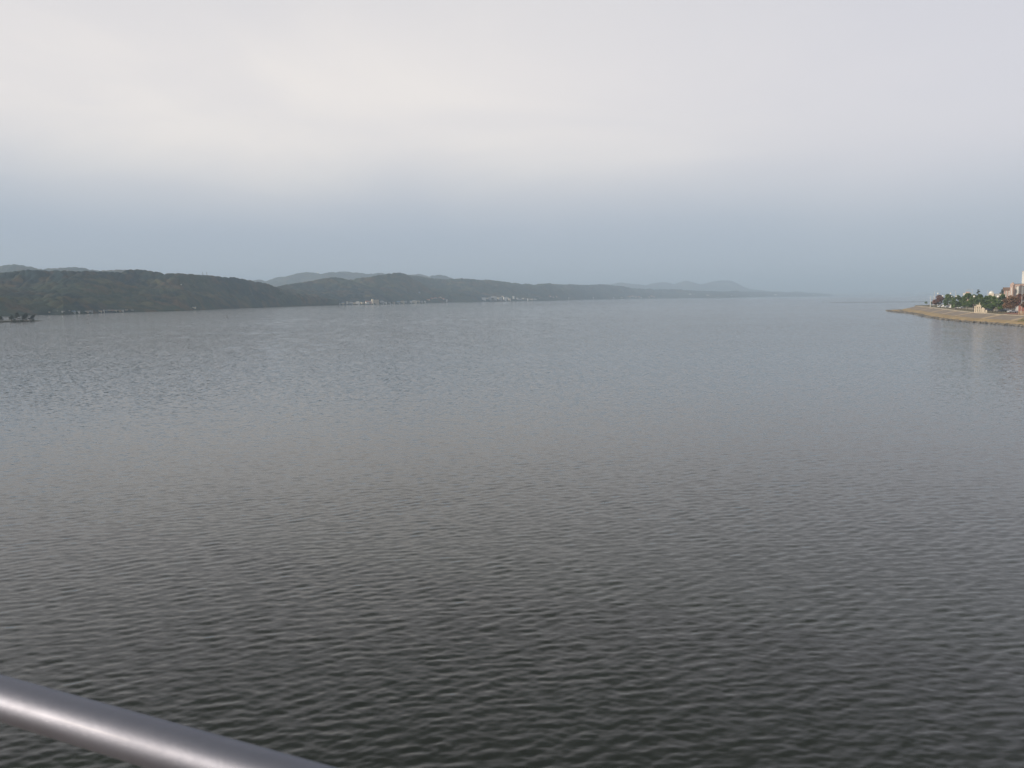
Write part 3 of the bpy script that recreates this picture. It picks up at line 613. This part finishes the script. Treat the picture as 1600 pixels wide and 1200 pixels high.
# low spit at the tip
tipw = [on_plane(p, y, 0) for p, y in ((1446, 492.6), (1431, 490.8), (1420, 489.2), (1407, 488.4), (1396, 487.2), (1387, 485.2))]
tipb = [np.array([at_depth(p, 480, dd)[0], dd, 0.]) for p, dd in ((1452, 668), (1436, 705), (1424, 722), (1412, 735), (1399, 738), (1386.8, 716))]
tw, tb = resample(tipw, 14), resample(tipb, 14); rows = []
for k in np.linspace(0, 1, 8):
    r_ = tw * (1 - k) + tb * k; hgt = np.linspace(2.6, .35, 14) * math.sin(math.pi * min(1, k * 1.0)) ** .7
    r_[:, 2] = -.4 + hgt + .35 * fbm(r_[:, 0] / 4, r_[:, 1] / 4, 3, 4); rows.append(r_)
strip('stony_spit', rows, M['drygrass'], 'low tan spit at the tip of the headland', 'structure', smooth=True)
# promenade kerb: a real raised strip 3 m wide
In = np.c_[K[:, :2] - left * 3.0, np.full(60, GZ)]
strip('promenade', [Kt + [0, 0, -.6], Kt + [0, 0, .14], In + [0, 0, .14], In + [0, 0, -.3]], M['kerb'], 'pale promenade path along the top of the bank', 'structure')
# land top
tip = Kt[-1]
outline = [tuple(p) for p in (In + [0, 0, -.0])] + [(tip[0] + 22, tip[1] + 45, GZ), (tip[0] + 150, tip[1] + 170, GZ), (700, 1020, GZ), (1400, 1500, GZ), (1400, 120, GZ), (In[0][0] + 8, 120, GZ)]
bm = bmesh.new(); vs = [bm.verts.new(p) for p in outline]; fce = bm.faces.new(vs); bmesh.ops.triangulate(bm, faces=[fce])
sk = [bm.verts.new((p[0], p[1], -1)) for p in outline]; n0 = len(outline)
for i in range(59, n0): j = (i + 1) % n0; bm.faces.new((vs[i], sk[i], sk[j], vs[j]))
me = bpy.data.meshes.new('park_ground'); bm.normal_update(); bm.to_mesh(me); bm.free(); me.materials.append(M['lawn'])
o = bpy.data.objects.new('park_ground', me); COL.objects.link(o); tag(o, 'brown park lawn on the headland', None, None, 'structure')
# red paving at right
def ground_poly(name, pts, z, mt, label):
    m2 = MB(); m2.face([(p[0], p[1], z) for p in pts]); return tag(m2.build(name, mt), label, None, None, 'structure')
pp = [on_plane(1566, 490.2, GZ), on_plane(1690, 498, GZ), on_plane(1690, 492, GZ), on_plane(1585, 487.6, GZ)]
ground_poly('red_paving', pp, GZ + .02, M['redpave'], 'red paved square beside the promenade')
pp = [on_plane(1470, 480.2, GZ), on_plane(1560, 486.2, GZ), on_plane(1700, 490.2, GZ), on_plane(1700, 488, GZ), on_plane(1570, 484.4, GZ), on_plane(1475, 479.4, GZ)]
ground_poly('park_road', pp, GZ + .015, M['kerb'], 'pale road behind the first row of trees')
# concrete ribs / stairs running down the facing
total = 0
seg = np.linalg.norm(np.diff(K[:, :2], axis=0), axis=1); cum = np.concatenate([[0], np.cumsum(seg)])
def k_at_px(px):
    pr = [800 + F * ((np.array([k[0], k[1], GZ - H]) @ _r) / (np.array([k[0], k[1], GZ - H]) @ _f)) for k in K]
    return np.interp(-px, [-v for v in pr], cum)
for i, px in enumerate((1660, 1610, 1564, 1519, 1496, 1477, 1459, 1446)):
    s0 = k_at_px(px); sw = 1.7
    def pt(Ln, s, dz): return (np.interp(s, cum, Ln[:, 0]), np.interp(s, cum, Ln[:, 1]), np.interp(s, cum, Ln[:, 2]) + dz)
    sh_ = 0.0
    a0, a1 = pt(Kt, s0 - sw, .12), pt(Kt, s0 + sw, .12); b0, b1 = pt(Bm, s0 - sw + sh_, .12), pt(Bm, s0 + sw + sh_, .12)
    m2 = MB(); dn = np.array([0, 0, -.5]); a0, a1, b0, b1 = map(np.array, (a0, a1, b0, b1))
    m2.face([a0, b0, b1, a1]); m2.face([a0, a0 + dn, b0 + dn, b0]); m2.face([a1, b1, b1 + dn, a1 + dn]); m2.face([b0, b0 + dn, b1 + dn, b1])
    tag(m2.build('bank_stair', M['rib']), ['tan stair strip on the bank outside the right edge', 'tan stair strip on the bank just past the right edge', 'widest tan stair strip on the bank, below the brown tree', 'tan stair strip on the bank left of the pale stone monument', 'tan stair strip, second left from the monument', 'tan stair strip, third left from the monument', 'tan stair strip, fourth left from the monument', 'smallest tan stair strip, nearest the spit'][i], 'stair', 'stair strips down the bank')
# rubble at the waterline
rng = random.Random(9); m2 = MB()
WL = np.concatenate([W, tw * [1, 1, 0]])
for i in range(len(WL) - 1):
    if i == 59: continue
    L = np.linalg.norm(WL[i + 1, :2] - WL[i, :2]); 
    for _ in range(int(L * 2.2)):
        k = rng.random(); p = WL[i] * (1 - k) + WL[i + 1] * k; j = min(i, 59); off = rng.gauss(-.5, .8)
        c = (p[0] + left[j, 0] * (-off), p[1] + left[j, 1] * (-off) , .05 + rng.random() * .35); n_a = len(m2.f)
        m2.ball(c, rng.uniform(.3, .8), 6, 4, .6, rng, .7); tv = rng.random() ** .6
        for q in range(n_a, len(m2.f)): m2.t[q] = tv
# pale line of rubble lies at the foot of the berm
tag(m2.build('riprap', M['stone']), 'dark rubble stones along the waterline of the bank', 'rubble', None, 'stuff')

# trees on the headland: px, base y, top y, width px, kind, label
TR = [
 (1447, 474.8, 470.6, 4, 'green', 'small dark bush standing alone near the tip of the headland'),
 (1456, 476, 471.0, 5, 'green', 'low dark bush just left of the red-leaved tree'),
 (1466, 479.5, 461.5, 17, 'autumn', 'red-leaved tree at the left end of the park trees'),
 (1480, 480.5, 460.2, 13, 'green', 'green tree directly right of the red-leaved tree'),
 (1486.5, 480, 462.5, 9, 'green', 'narrow green tree, second right of the red-leaved tree'),
 (1495, 482.5, 461.8, 15, 'green', 'round green tree behind the promenade lamp, third right of the red tree'),
 (1505, 482, 463, 11, 'green', 'green tree left of the tree topped by the pink building'),
 (1512, 484, 458.6, 15, 'green', 'dark green tree in front of the far white pink building'),
 (1521, 484.5, 461, 14, 'green', 'green tree behind the globe lamp left of the monument'),
 (1527, 481, 452.6, 7.5, 'pine', 'tall dark conifer rising above the other park trees'),
 (1531, 484, 460.5, 12, 'green', 'green tree directly above the pale stone monument'),
 (1540, 485.5, 463, 14, 'green', 'green tree just right of the monument'),
 (1546, 483, 461.8, 11, 'green', 'smaller green tree set back right of the monument'),
 (1551.5, 486.5, 463.4, 14, 'green', 'green tree above the walking people'),
 (1560, 487, 463, 13, 'green', 'green tree behind the tall black lamp post'),
 (1566, 485, 460, 11, 'green', 'green tree left of the brown-leaved tree, under the yellow wall'),
 (1565.5, 482, 452.8, 13, 'pine', 'dark tree peeking over beside the dark-roofed building'),
 (1578, 488.3, 462.5, 20, 'rust', 'rust brown tree with wide low crown near the right edge'),
 (1591, 487, 459.8, 18, 'autumn', 'reddish brown tree in front of the white hall'),
 (1606, 490, 457, 18, 'rust', 'brown tree cut by the right edge of the photo'),
 (1630, 491, 458, 22, 'green', 'green tree outside the right edge'),
 (1660, 492, 460, 22, 'green', 'second green tree outside the right edge'),
]
for i, (px, by, ty, wp, kd, lab) in enumerate(TR):
    P = on_plane(px, by, GZ); k = np.linalg.norm(P[:2]) and P[1] / F; ht = (by - ty) * k; wd = wp * k * 1.02
    small = ht < 4
    if kd == 'pine': g = pine_tree('conifer_tree', 60 + i, ht, wd * 1.05, lab, 'park trees on the headland', 0, 1300)
    else: g = broad_tree('park_tree' if not small else 'bush', 60 + i, ht, wd, kd, lab, 'tree' if not small else 'bush', 'park trees on the headland', .10 if kd == 'green' else .24, n=300 if small else (3600 if kd == 'green' else 2400), leaf=.3 if small else .45)
    g.location = (P[0], P[1], GZ)
# reeds at the right edge
P = on_plane(1600, 505, .8); g = empty('waterside_bush', (P[0] + 1, P[1], .6), 0, 'yellow-green bush on the berm at the right edge of the photo', 'bush')
crown_mb(random.Random(4), [(-1.6, 1, .8, 1.5, 1.3), (0, 0, 1.3, 2.0, 1.9), (2.5, -1, 1.6, 2.6, 2.1), (6, -4, 1.5, 2.6, 2)], 2600, .16).build('foliage', M['reed'], g)
MB().tube([(0, 0, -.5), (0, 0, 1.5)], .08, 5).tube([(2.5, -1, -.5), (2.5, -1, 1.6)], .08, 5).build('stems', M['bark'], g)

# lamps
def globe_lamp(px, gy, by, label, dark=True, dep=None, r=.42):
    P = on_plane(px, by, GZ) if dep is None else at_depth(px, gy, dep); z = at_depth(px, gy, P[1])[2]
    g = empty('globe_lamp', (P[0], P[1], GZ), 0, label, 'street lamp', 'globe lamps along the promenade'); h_ = z - GZ; mt = M['darkmetal'] if dark else M['metal']
    MB().tube([(0, 0, 0), (0, 0, .9), (0, 0, 1.0), (0, 0, h_ - r)], [.2, .2, .1, .07], 8).build('pole', mt, g)
    MB().tube([(0, 0, h_ - r - .1), (0, 0, h_ - r + .08)], [.12, .22], 8).build('fitting', mt, g); MB().ball((0, 0, h_), r, 12, 9).build('globe', M['globe'], g, True)
globe_lamp(1558.2, 463.4, 489.3, 'black globe lamp with tall post, just left of the brown-leaved tree', True, None, 1.25 * .5)
globe_lamp(1521, 463.2, 486.9, 'globe lamp between the tall conifer and the monument', True, None, 1.25 * .45)
globe_lamp(1493, 463.0, 483.3, 'globe lamp by the round green tree, third right of the red tree', True, None, 1.25 * .42)
globe_lamp(1472.2, 462.4, 481.2, 'globe lamp beside the red-leaved tree top', True, None, 1.25 * .42)
globe_lamp(1486.3, 463.4, 482.0, 'smaller globe lamp between two green treetops', True, None, 1.25 * .3)
globe_lamp(1456.6, 471.3, 479, 'short globe lamp near the tip of the headland', True, None, 1.25 * .4)
globe_lamp(1465.6, 458.4, 0, 'high globe lamp above the red-leaved tree against the horizon', False, 660, .6)
globe_lamp(1485.6, 458.4, 0, 'high globe lamp above the narrow green tree', False, 660, .6)
def mast(px, ty, dep, label, arm=0, r=.16):
    P = at_depth(px, ty, dep); h_ = P[2] - GZ; g = empty('light_mast', (P[0], P[1], GZ), 0, label, 'street lamp', 'tall white masts behind the park trees')
    MB().tube([(0, 0, 0), (0, 0, h_)], [r * 1.3, r * .7], 8).build('pole', M['metal'], g)
    if arm: MB().tube([(0, 0, h_ - .1), (arm * .5, 0, h_ + .25), (arm, 0, h_ + .3)], .09, 6).build('arm', M['metal'], g); MB().box(min(arm, arm * 1.3), max(arm, arm * 1.3), -.2, .2, h_ + .15, h_ + .4).build('lamp_head', M['metal'], g)
mast(1454.4, 462.4, 640, 'short white mast left of the red-leaved tree', 0, .2); mast(1458.4, 461.8, 690, 'thin white mast between two white masts left of the red tree', 0, .13)
mast(1460.6, 455.4, 740, 'tall white street mast with arm above the red-leaved tree', 4, .22); mast(1493.7, 454.2, 740, 'tall white street mast with arm above the round green tree', -2.5, .18)
mast(1543.5, 453.2, 640, 'tall white mast left of the tall globe lamp against sky', 0, .17); mast(1519.6, 452.2, 780, 'thin white mast left of the tall conifer', -4, .14); mast(1509, 453.2, 800, 'thin pale mast rising from the pink and white building', 3, .12); mast(1552.5, 454.8, 760, 'thin pale mast right of the white low-roofed hall', -3, .12)
P = on_plane(1595.3, 489.5, GZ); g = empty('flag_pole', P, 0, 'grey flag pole in front of the white hall at the right edge', 'pole'); MB().tube([(0, 0, 0), (0, 0, 13.5)], [.14, .08], 8).build('pole', M['pale'], g); MB().ball((0, 0, 13.6), .16).build('finial', M['metal'], g)

# monument
P = on_plane(1529.6, 488.6, GZ); k = P[1] / F; g = empty('stone_monument', P, R(-30), 'pale stepped stone monument with columns beside the promenade', 'monument')
def cb(x0, x1, z0, z1, y0=-1.0, y1=1.0): return MB().box(x0 * k, x1 * k, y0, y1, z0 * k, z1 * k)
MB().box(-7.2 * k, 11 * k, -1.4, 1.4, 0, .35).build('plinth', M['monument'], g)
for x0, x1, h_ in ((-6.6, -4.9, 9.0), (-4.2, -2.7, 9.2), (-1.8, -.3, 9.2), (.6, 2.4, 9.2)):
    MB().box(x0 * k, x1 * k, -.9, .9, .35, h_ * k).build('column', M['monument'], g)
m2 = MB().box(-6.8 * k, 2.7 * k, -1.05, 1.05, 9.2 * k, 10.1 * k); m2.build('lintel', M['monument'], g)
MB().box(-3.8 * k, 2.0 * k, -.8, .8, 10.1 * k, 12.3 * k).build('upper_block', M['monument'], g)
MB().tube([(0.2 * k, 0, 12.3 * k), (0.2 * k, 0, 14.6 * k)], .16, 8).ball((0.2 * k, 0, 14.8 * k), .3).build('finial', M['monument'], g)
MB().box(3.0 * k, 7.4 * k, -1.0, 1.0, .35, 6.6 * k).build('side_block', M['monument'], g); MB().box(3.4 * k, 6.2 * k, -.7, .7, 6.6 * k, 8 * k).build('side_cap', M['monument'], g)
MB().box(8.2 * k, 10.8 * k, -.6, .6, .35, 4.2 * k).build('low_block', M['monument'], g)

# people: one continuous skinned body each
def person(px, by, label, rz=0.0, h=1.7):
    P = on_plane(px, by, GZ); g = empty('person', P, rz, label, 'person', 'people strolling on the headland')
    bm = bmesh.new()
    J = [('pel', 0, 0, .93, .15), ('wst', 0, 0, 1.1, .13), ('cst', 0, 0, 1.32, .17), ('nk', 0, 0, 1.46, .06), ('hd', 0, -.01, 1.56, .09), ('top', 0, -.01, 1.64, .085),
         ('lh', -.09, 0, .88, .09), ('lk', -.1, .1, .48, .065), ('la', -.1, .02, .08, .045), ('lt', -.1, -.14, .04, .04), ('rh', .09, 0, .88, .09), ('rk', .1, -.1, .5, .065), ('ra', .1, -.2, .08, .045), ('rt', .1, -.36, .05, .04),
         ('ls', -.2, 0, 1.4, .065), ('le', -.25, .08, 1.12, .05), ('lw', -.24, -.02, .88, .035), ('rs', .2, 0, 1.4, .065), ('re', .25, -.04, 1.12, .05), ('rw', .24, -.16, .9, .035)]
    E2 = ['pel-wst', 'wst-cst', 'cst-nk', 'nk-hd', 'hd-top', 'pel-lh', 'lh-lk', 'lk-la', 'la-lt', 'pel-rh', 'rh-rk', 'rk-ra', 'ra-rt', 'cst-ls', 'ls-le', 'le-lw', 'cst-rs', 'rs-re', 're-rw']
    vv = {j[0]: bm.verts.new(j[1:4]) for j in J}
    for e in E2: a_, b_ = e.split('-'); bm.edges.new((vv[a_], vv[b_]))
    me = bpy.data.meshes.new('body'); bm.to_mesh(me); bm.free(); o = bpy.data.objects.new('body', me); COL.objects.link(o); o.parent = g
    sm = o.modifiers.new('skin', 'SKIN'); 
    if not me.skin_vertices: me.attributes
    for i, j in enumerate(J):
        sv = me.skin_vertices[0].data[i]; sv.radius = (j[4], j[4] * .85); sv.use_root = (i == 0)
    ss = o.modifiers.new('sub', 'SUBSURF'); ss.levels = 1; ss.render_levels = 1; me.materials.append(M['cloth'])
    MB().ball((0, .0, 1.62), .115, 10, 7).build('hair', M['hair'], g, True); g.scale = (h / 1.7,) * 3
try:
    bm_t = bpy.data.meshes.new('t')
    person(1550.5, 488.2, 'person in dark clothes walking left of the black lamp post', 1.2, 1.85); person(1556, 488.0, 'person in dark clothes close beside the black lamp post', 1.0, 1.85)
    person(1462.4, 480.6, 'person standing in front of the red-leaved tree', .5, 1.8); person(1456.8, 480.0, 'person in dark clothes nearest the tip of the headland', 2.0, 1.8); person(1493.5, 483.8, 'person under the round green tree', 1.4, 1.8)
except Exception as ex: print('person failed', ex)

# parked cars behind the trees
def car(px, by, paint, lab, rz=0.3, van=False):
    P = on_plane(px, by, GZ); g = empty('parked_van' if van else 'parked_car', P, rz, lab, 'van' if van else 'car', 'vehicles parked behind the park trees')
    prof = [(-2.2, .35), (-2.2, .9), (-1.9, 1.0), (-1.2, 1.05), (-.6, 1.5), (1.0, 1.52), (1.7, 1.05), (2.2, .95), (2.2, .35)] if not van else [(-2.3, .35), (-2.3, 1.0), (-1.7, 1.2), (-1.2, 1.95), (2.2, 2.0), (2.3, 1.2), (2.3, .35)]
    m2 = MB(); n_ = len(prof); m2.v = [(x, -.85 if z < 1.2 else -.7, z) for x, z in prof] + [(x, .85 if z < 1.2 else .7, z) for x, z in prof]
    for i in range(n_): j = (i + 1) % n_; m2.f.append((i, j, j + n_, i + n_)); m2.t.append(.5)
    m2.f.append(tuple(range(n_))[::-1]); m2.f.append(tuple(range(n_, 2 * n_))); m2.t += [.5, .5]
    m2.build('body', M[paint], g)
    zt = 1.42 if not van else 1.85
    for s in (-1, 1): MB().face([(-.95, s * .80, 1.12), (1.3, s * .80, 1.12), (.9, s * .74, zt), (-.6, s * .74, zt)]).__class__ if False else None
    for s in (-1, 1):
        q = MB(); q.face([(-.95, s * .87, 1.06), (1.3, s * .87, 1.06), (.9, s * .76, zt), (-.6, s * .76, zt)]); q.build('side_window', M['glass'], g)
        for x in (-1.4, 1.4): MB().tube([(x, s * .70, .33), (x, s * .90, .33)], .33, 12).build('wheel', M['tyre'], g)
for a in ((1469, 480.2, 'carsilver', 'silver car parked under the right side of the red-leaved tree', .5, False), (1475.5, 480.3, 'carwhite', 'white van parked between the red tree and the first green tree', .4, True), (1480, 480.6, 'carsilver', 'silver car right of the white van by the red tree', .4, False), (1488, 481.2, 'carwhite', 'white van parked under the narrow green tree', .5, True), (1498.5, 481.8, 'carwhite', 'white car parked right of the round green tree trunk', .3, False), (1503.5, 482.0, 'carsilver', 'silver car parked in the middle of the tree row', .2, False), (1544, 486.0, 'cardark', 'dark car parked right of the monument', .2, False), (1566, 487.2, 'cardark', 'dark car parked under the rust brown tree', .2, False), (1572, 486.8, 'carwhite', 'white car parked behind the rust brown tree trunk', .1, False), (1581, 488.6, 'carsilver', 'low silver car near the red paving', .1, False)):
    car(*a)

# kiosk with sloped pale roof beside red wall at right edge
P = on_plane(1592, 488.4, GZ); k = P[1] / F; g = empty('red_kiosk', P, R(-33), 'low red-brown pavilion with slanting pale glass side at the right edge', 'pavilion')
MB().box(-1 * k, 11 * k, -2, 2.5, 0, 11 * k).build('wall', M['red'], g)
m2 = MB(); m2.face([(-6.5 * k, -2, 0), (-1 * k, -2, 0), (-1 * k, -2, 11 * k), (-3.4 * k, -2, 9 * k)]); m2.face([(-6.5 * k, -2, 0), (-3.4 * k, -2, 9 * k), (-3.4 * k, 2.5, 9 * k), (-6.5 * k, 2.5, 0)]); m2.face([(-3.4 * k, -2, 9 * k), (-1 * k, -2, 11 * k), (-1 * k, 2.5, 11 * k), (-3.4 * k, 2.5, 9 * k)]); m2.build('glass_slope', M['pale'], g)
MB().box(-1.4 * k, 11.6 * k, -2.4, 2.9, 11 * k + .003, 11.5 * k).build('roof', M['brown'], g)
for i in range(5):
    P = on_plane(1592 + i * 2.1, 491.6 + i * .12, GZ); g = empty('bollard', P, 0, ['leftmost', 'second from left', 'third from left', 'fourth from left', 'rightmost'][i] + ' tan post on the promenade at the right edge', 'bollard', 'tan posts on the promenade')
    MB().tube([(0, 0, 0), (0, 0, 1.7), (0, 0, 1.85)], [.17, .17, .08], 8).build('post', M['rib'], g)

# buildings behind the park
def block(name, label, pxl, pxr, ytop, dep, depth_m, wall, roof='pale', rz=0.0, cat='building'):
    """front lower-left corner stands at pxl; the box runs back depth_m"""
    a = at_depth(pxl, ytop, dep); c = at_depth(pxr, ytop, dep); hm = a[2] - GZ; rz = -math.atan2(a[0], dep) - R(1)
    ur = c[0] / c[1]; wm = (ur * a[1] - a[0]) / (math.cos(rz) - ur * math.sin(rz))     # front wall ends where its far corner is seen
    g = empty(name, (a[0], dep, GZ), rz, label, cat); MB().box(0, wm, 0, depth_m, 0, hm).build('wall', M[wall], g); MB().box(-.25, wm + .25, -.25, depth_m + .25, hm + .003, hm + .5).build('roof', M[roof], g)
    return g, wm, hm
g, wm, hm = block('civic_hall', 'large white hall with pinkish piers and thin dark roof at the right edge', 1585.8, 1660, 444.6, 540, 30, 'white', 'brown')
for i in range(9):
    x = .2 + i * wm / 8.0 * .86 if i else .2
    MB().box(x, x + .5, -.3, -.003, 0, hm).build('pier', M['brick'], g)
MB().box(0, wm, -.5, -.36, hm - 1.1, hm).build('fascia', M['brick'], g)
a = at_depth(1578.4, 444, 525); c = at_depth(1586, 441.4, 525); g = empty('brick_stair_tower', (a[0], 525, GZ), 0, 'pinkish brick tower with slanted top joining the white hall', 'tower'); g.rotation_euler.z = -math.atan2(a[0], 525) - R(2); wm = (c[0] - a[0]) * .74; h1, h2, h3 = a[2] - GZ, c[2] - GZ + .2, c[2] - GZ - 1.2
m2 = MB(); pr = [(0, 0), (wm, 0), (wm, h3), (wm * .62, h2), (0, h1)]; n_ = 5; m2.v = [(x, 0, z) for x, z in pr] + [(x, 14, z) for x, z in pr]; m2.f = [tuple(range(5)), tuple(range(9, 4, -1))] + [(i, i + 5, (i + 1) % 5 + 5, (i + 1) % 5) for i in range(5)]; m2.t = [.5] * 7
m2.build('wall', M['brick'], g); MB().box(wm * .3, wm * .52, -.12, -.003, 3, h3 - 2).build('stair_window', M['white'], g); MB().box(wm - .55, wm - .1, -.12, -.003, 1, h3 - .4).build('dark_pier', M['brown'], g)
g, wm, hm = block('dark_roofed_hall', 'low hall with flat dark roof and tall pale piers left of the brick tower', 1568.6, 1578.3, 450.4, 540, 18, 'brown', 'dark')
MB().box(-.6, wm * .98, -1.2, -.256, hm - 1.6, hm + .55).build('cornice', M['brown'], g)
for i in range(4):
    x = .3 + i * wm * .235; MB().box(x, x + .55, -.9, -.3, 0, hm - 1.6).build('pier', M['white' if i % 2 else 'pink'], g)
    if i < 3: MB().box(x + .9, x + wm * .235 - .25, -.06, -.003, 1.5, hm - 2.2).build('window', M['glass'], g)
block('yellow_wing', 'low pale yellow wing left of the dark-roofed hall', 1562, 1568.4, 459.0, 560, 10, 'cream', 'pale')
g, wm, hm = block('tower_block', 'tall bright white tower block cut by the right edge above the hall', 1597.4, 1655, 424.2, 720, 25, 'white', 'pale')
for r_i in range(9):
    for i in range(7): x = 4 + i * wm / 8; MB().box(x, x + 2.2, -.08, -.003, 3 + r_i * 3.1, 4.4 + r_i * 3.1).build('window', M['glass'], g)
g, wm, hm = block('pink_white_building', 'small white and pink building beyond the dark green trees', 1504.8, 1509, 458.4, 800, 12, 'white', 'pale'); MB().box(wm + .003, wm + 3.2, -.5, 9, 0, hm + 1.6).build('stair_block', M['pink'], g)
for i in range(3): MB().box(.4 + i * .85, .8 + i * .85, -.06, -.003, 2, hm - 1.4).build('window', M['glass'], g)
block('cream_block', 'small cream block right of the pink and white building', 1512.6, 1517.2, 458.2, 820, 9, 'cream', 'pale')
P = at_depth(1549, 458.4, 860); g = empty('domed_hall', (P[0], P[1], GZ), R(-31), 'small hall with bright white rounded roof against the horizon', 'building'); hm = P[2] - GZ
MB().box(-2.6, 2.6, -3, 6, 0, hm).build('wall', M['cream'], g); m2 = MB().ball((0, 1.5, hm), 2.4, 14, 8); m2.build('dome', M['globe'], g, True)
MB().box(2.6, 13, -2, 6, 0, hm - .4).build('low_wing', M['grey'], g)
block('city_block', 'grey office block outside the right edge', 1680, 1740, 430, 640, 30, 'grey', 'pale')

# ------------------------------------------------------------------ bridge under the viewer and its handrail
BAZ = R(66.1); ax = Vector((-math.sin(BAZ), math.cos(BAZ), 0)); nx_ = Vector((math.cos(BAZ), math.sin(BAZ), 0))
RD, RH, RR = .70, .568, .0292            # rail: horizontal distance, drop below the eye, radius
DZ = H - 1.62
def bl(s, n_, z): return tuple(ax * s + nx_ * n_ + Vector((0, 0, z)))
m_rail = bpy.data.materials.new('brushed_steel'); m_rail.use_nodes = True; t = NT(m_rail.node_tree); b = t.n['Principled BSDF']
co = t.add('ShaderNodeTexCoord').outputs['Object']
nzr = t.noise(co, 60, 3, .6); b.inputs['Metallic'].default_value = .9; t.put(b.inputs['Base Color'], t.mix(nzr, (.185, .197, .25), (.215, .225, .275)))
t.put(b.inputs['Roughness'], t.smooth(t.noise(co, 9, 4, .6), .3, .7, .53, .60)); t.put(b.inputs['Normal'], t.add('ShaderNodeBump', {'Height': t.noise(co, 130, 4, .7), 'Distance': .0012, 'Strength': .25}).outputs[0]); b.inputs['Coat Weight'].default_value = .012; b.inputs['Coat Roughness'].default_value = .17
g = empty('bridge_railing', (0, 0, DZ), 0, 'silver tubular handrail of the bridge crossing the bottom left corner', 'railing')
def bpart(m2, name, mt, smooth=False):
    o = m2.build(name, mt, g, smooth); o.matrix_parent_inverse = Matrix.Translation((0, 0, -DZ)); return o
ss = np.linspace(-40, 40, 81); bpart(MB().tube([bl(s, RD, H - RH) for s in ss], RR, 48), 'handrail', m_rail, True)
def obox(m2, s0, s1, n0, n1, z0, z1):
    i = len(m2.v); m2.v += [bl(s, n_, z) for z in (z0, z1) for n_ in (n0, n1) for s in (s0, s1)]
    for q in ((0, 1, 3, 2), (4, 6, 7, 5), (0, 4, 5, 1), (2, 3, 7, 6), (0, 2, 6, 4), (1, 5, 7, 3)): m2.f.append(tuple(i + k for k in q)); m2.t.append(.5)
    return m2
for zz_ in (.25, .50, .75): bpart(MB().tube([bl(s, RD, DZ + zz_) for s in ss], .014, 10), 'lower_rail', M['metal'], True)
for i in range(-10, 11):
    s = i * 2.0 + .9 + 1.0; bpart(obox(MB(), s - .02, s + .02, RD - .03, RD + .03, DZ + .14, H - RH - RR * .6), 'post', M['metal'])
g2 = empty('road_bridge', (0, 0, DZ), 0, 'concrete road bridge the photo is taken from', 'bridge')
def b2(m2, name, mt): o = m2.build(name, mt, g2); o.matrix_parent_inverse = Matrix.Translation((0, 0, -DZ)); return o
b2(obox(MB(), -150, 150, -11, RD + .1, DZ - .9, DZ), 'deck', mat('bridge_deck', (.20, .15, .125), .9, scale=3))
b2(obox(MB(), -150, 150, RD - .15, RD + .09, DZ + .003, DZ + .14), 'kerb', M['kerb'])
b2(obox(MB(), -150, 150, -8, -1.2, DZ - 2.6, DZ - .903), 'girder', M['grey'])
for s in (-120, -70, 50, 110): b2(obox(MB(), s - 1.5, s + 1.5, -8, -1.5, -3, DZ - 2.603), 'pier', M['grey'])

# ------------------------------------------------------------------ haze: one closed box of even air
hz = MB().box(-21000, 21000, -6000, 21000, -1.5, 330); hz.v = hz.v
mh = bpy.data.materials.new('haze'); mh.use_nodes = True; t = NT(mh.node_tree); t.n.clear()
pv = t.add('ShaderNodeVolumePrincipled', {'Color': (.62, .79, 1.0, 1), 'Density': .00022, 'Anisotropy': 0.0})
out = t.add('ShaderNodeOutputMaterial'); t.l.new(pv.outputs[0], out.inputs['Volume'])
o = hz.build('haze', mh); tag(o, 'pale haze over the lake and the far hills', None, None, 'stuff')
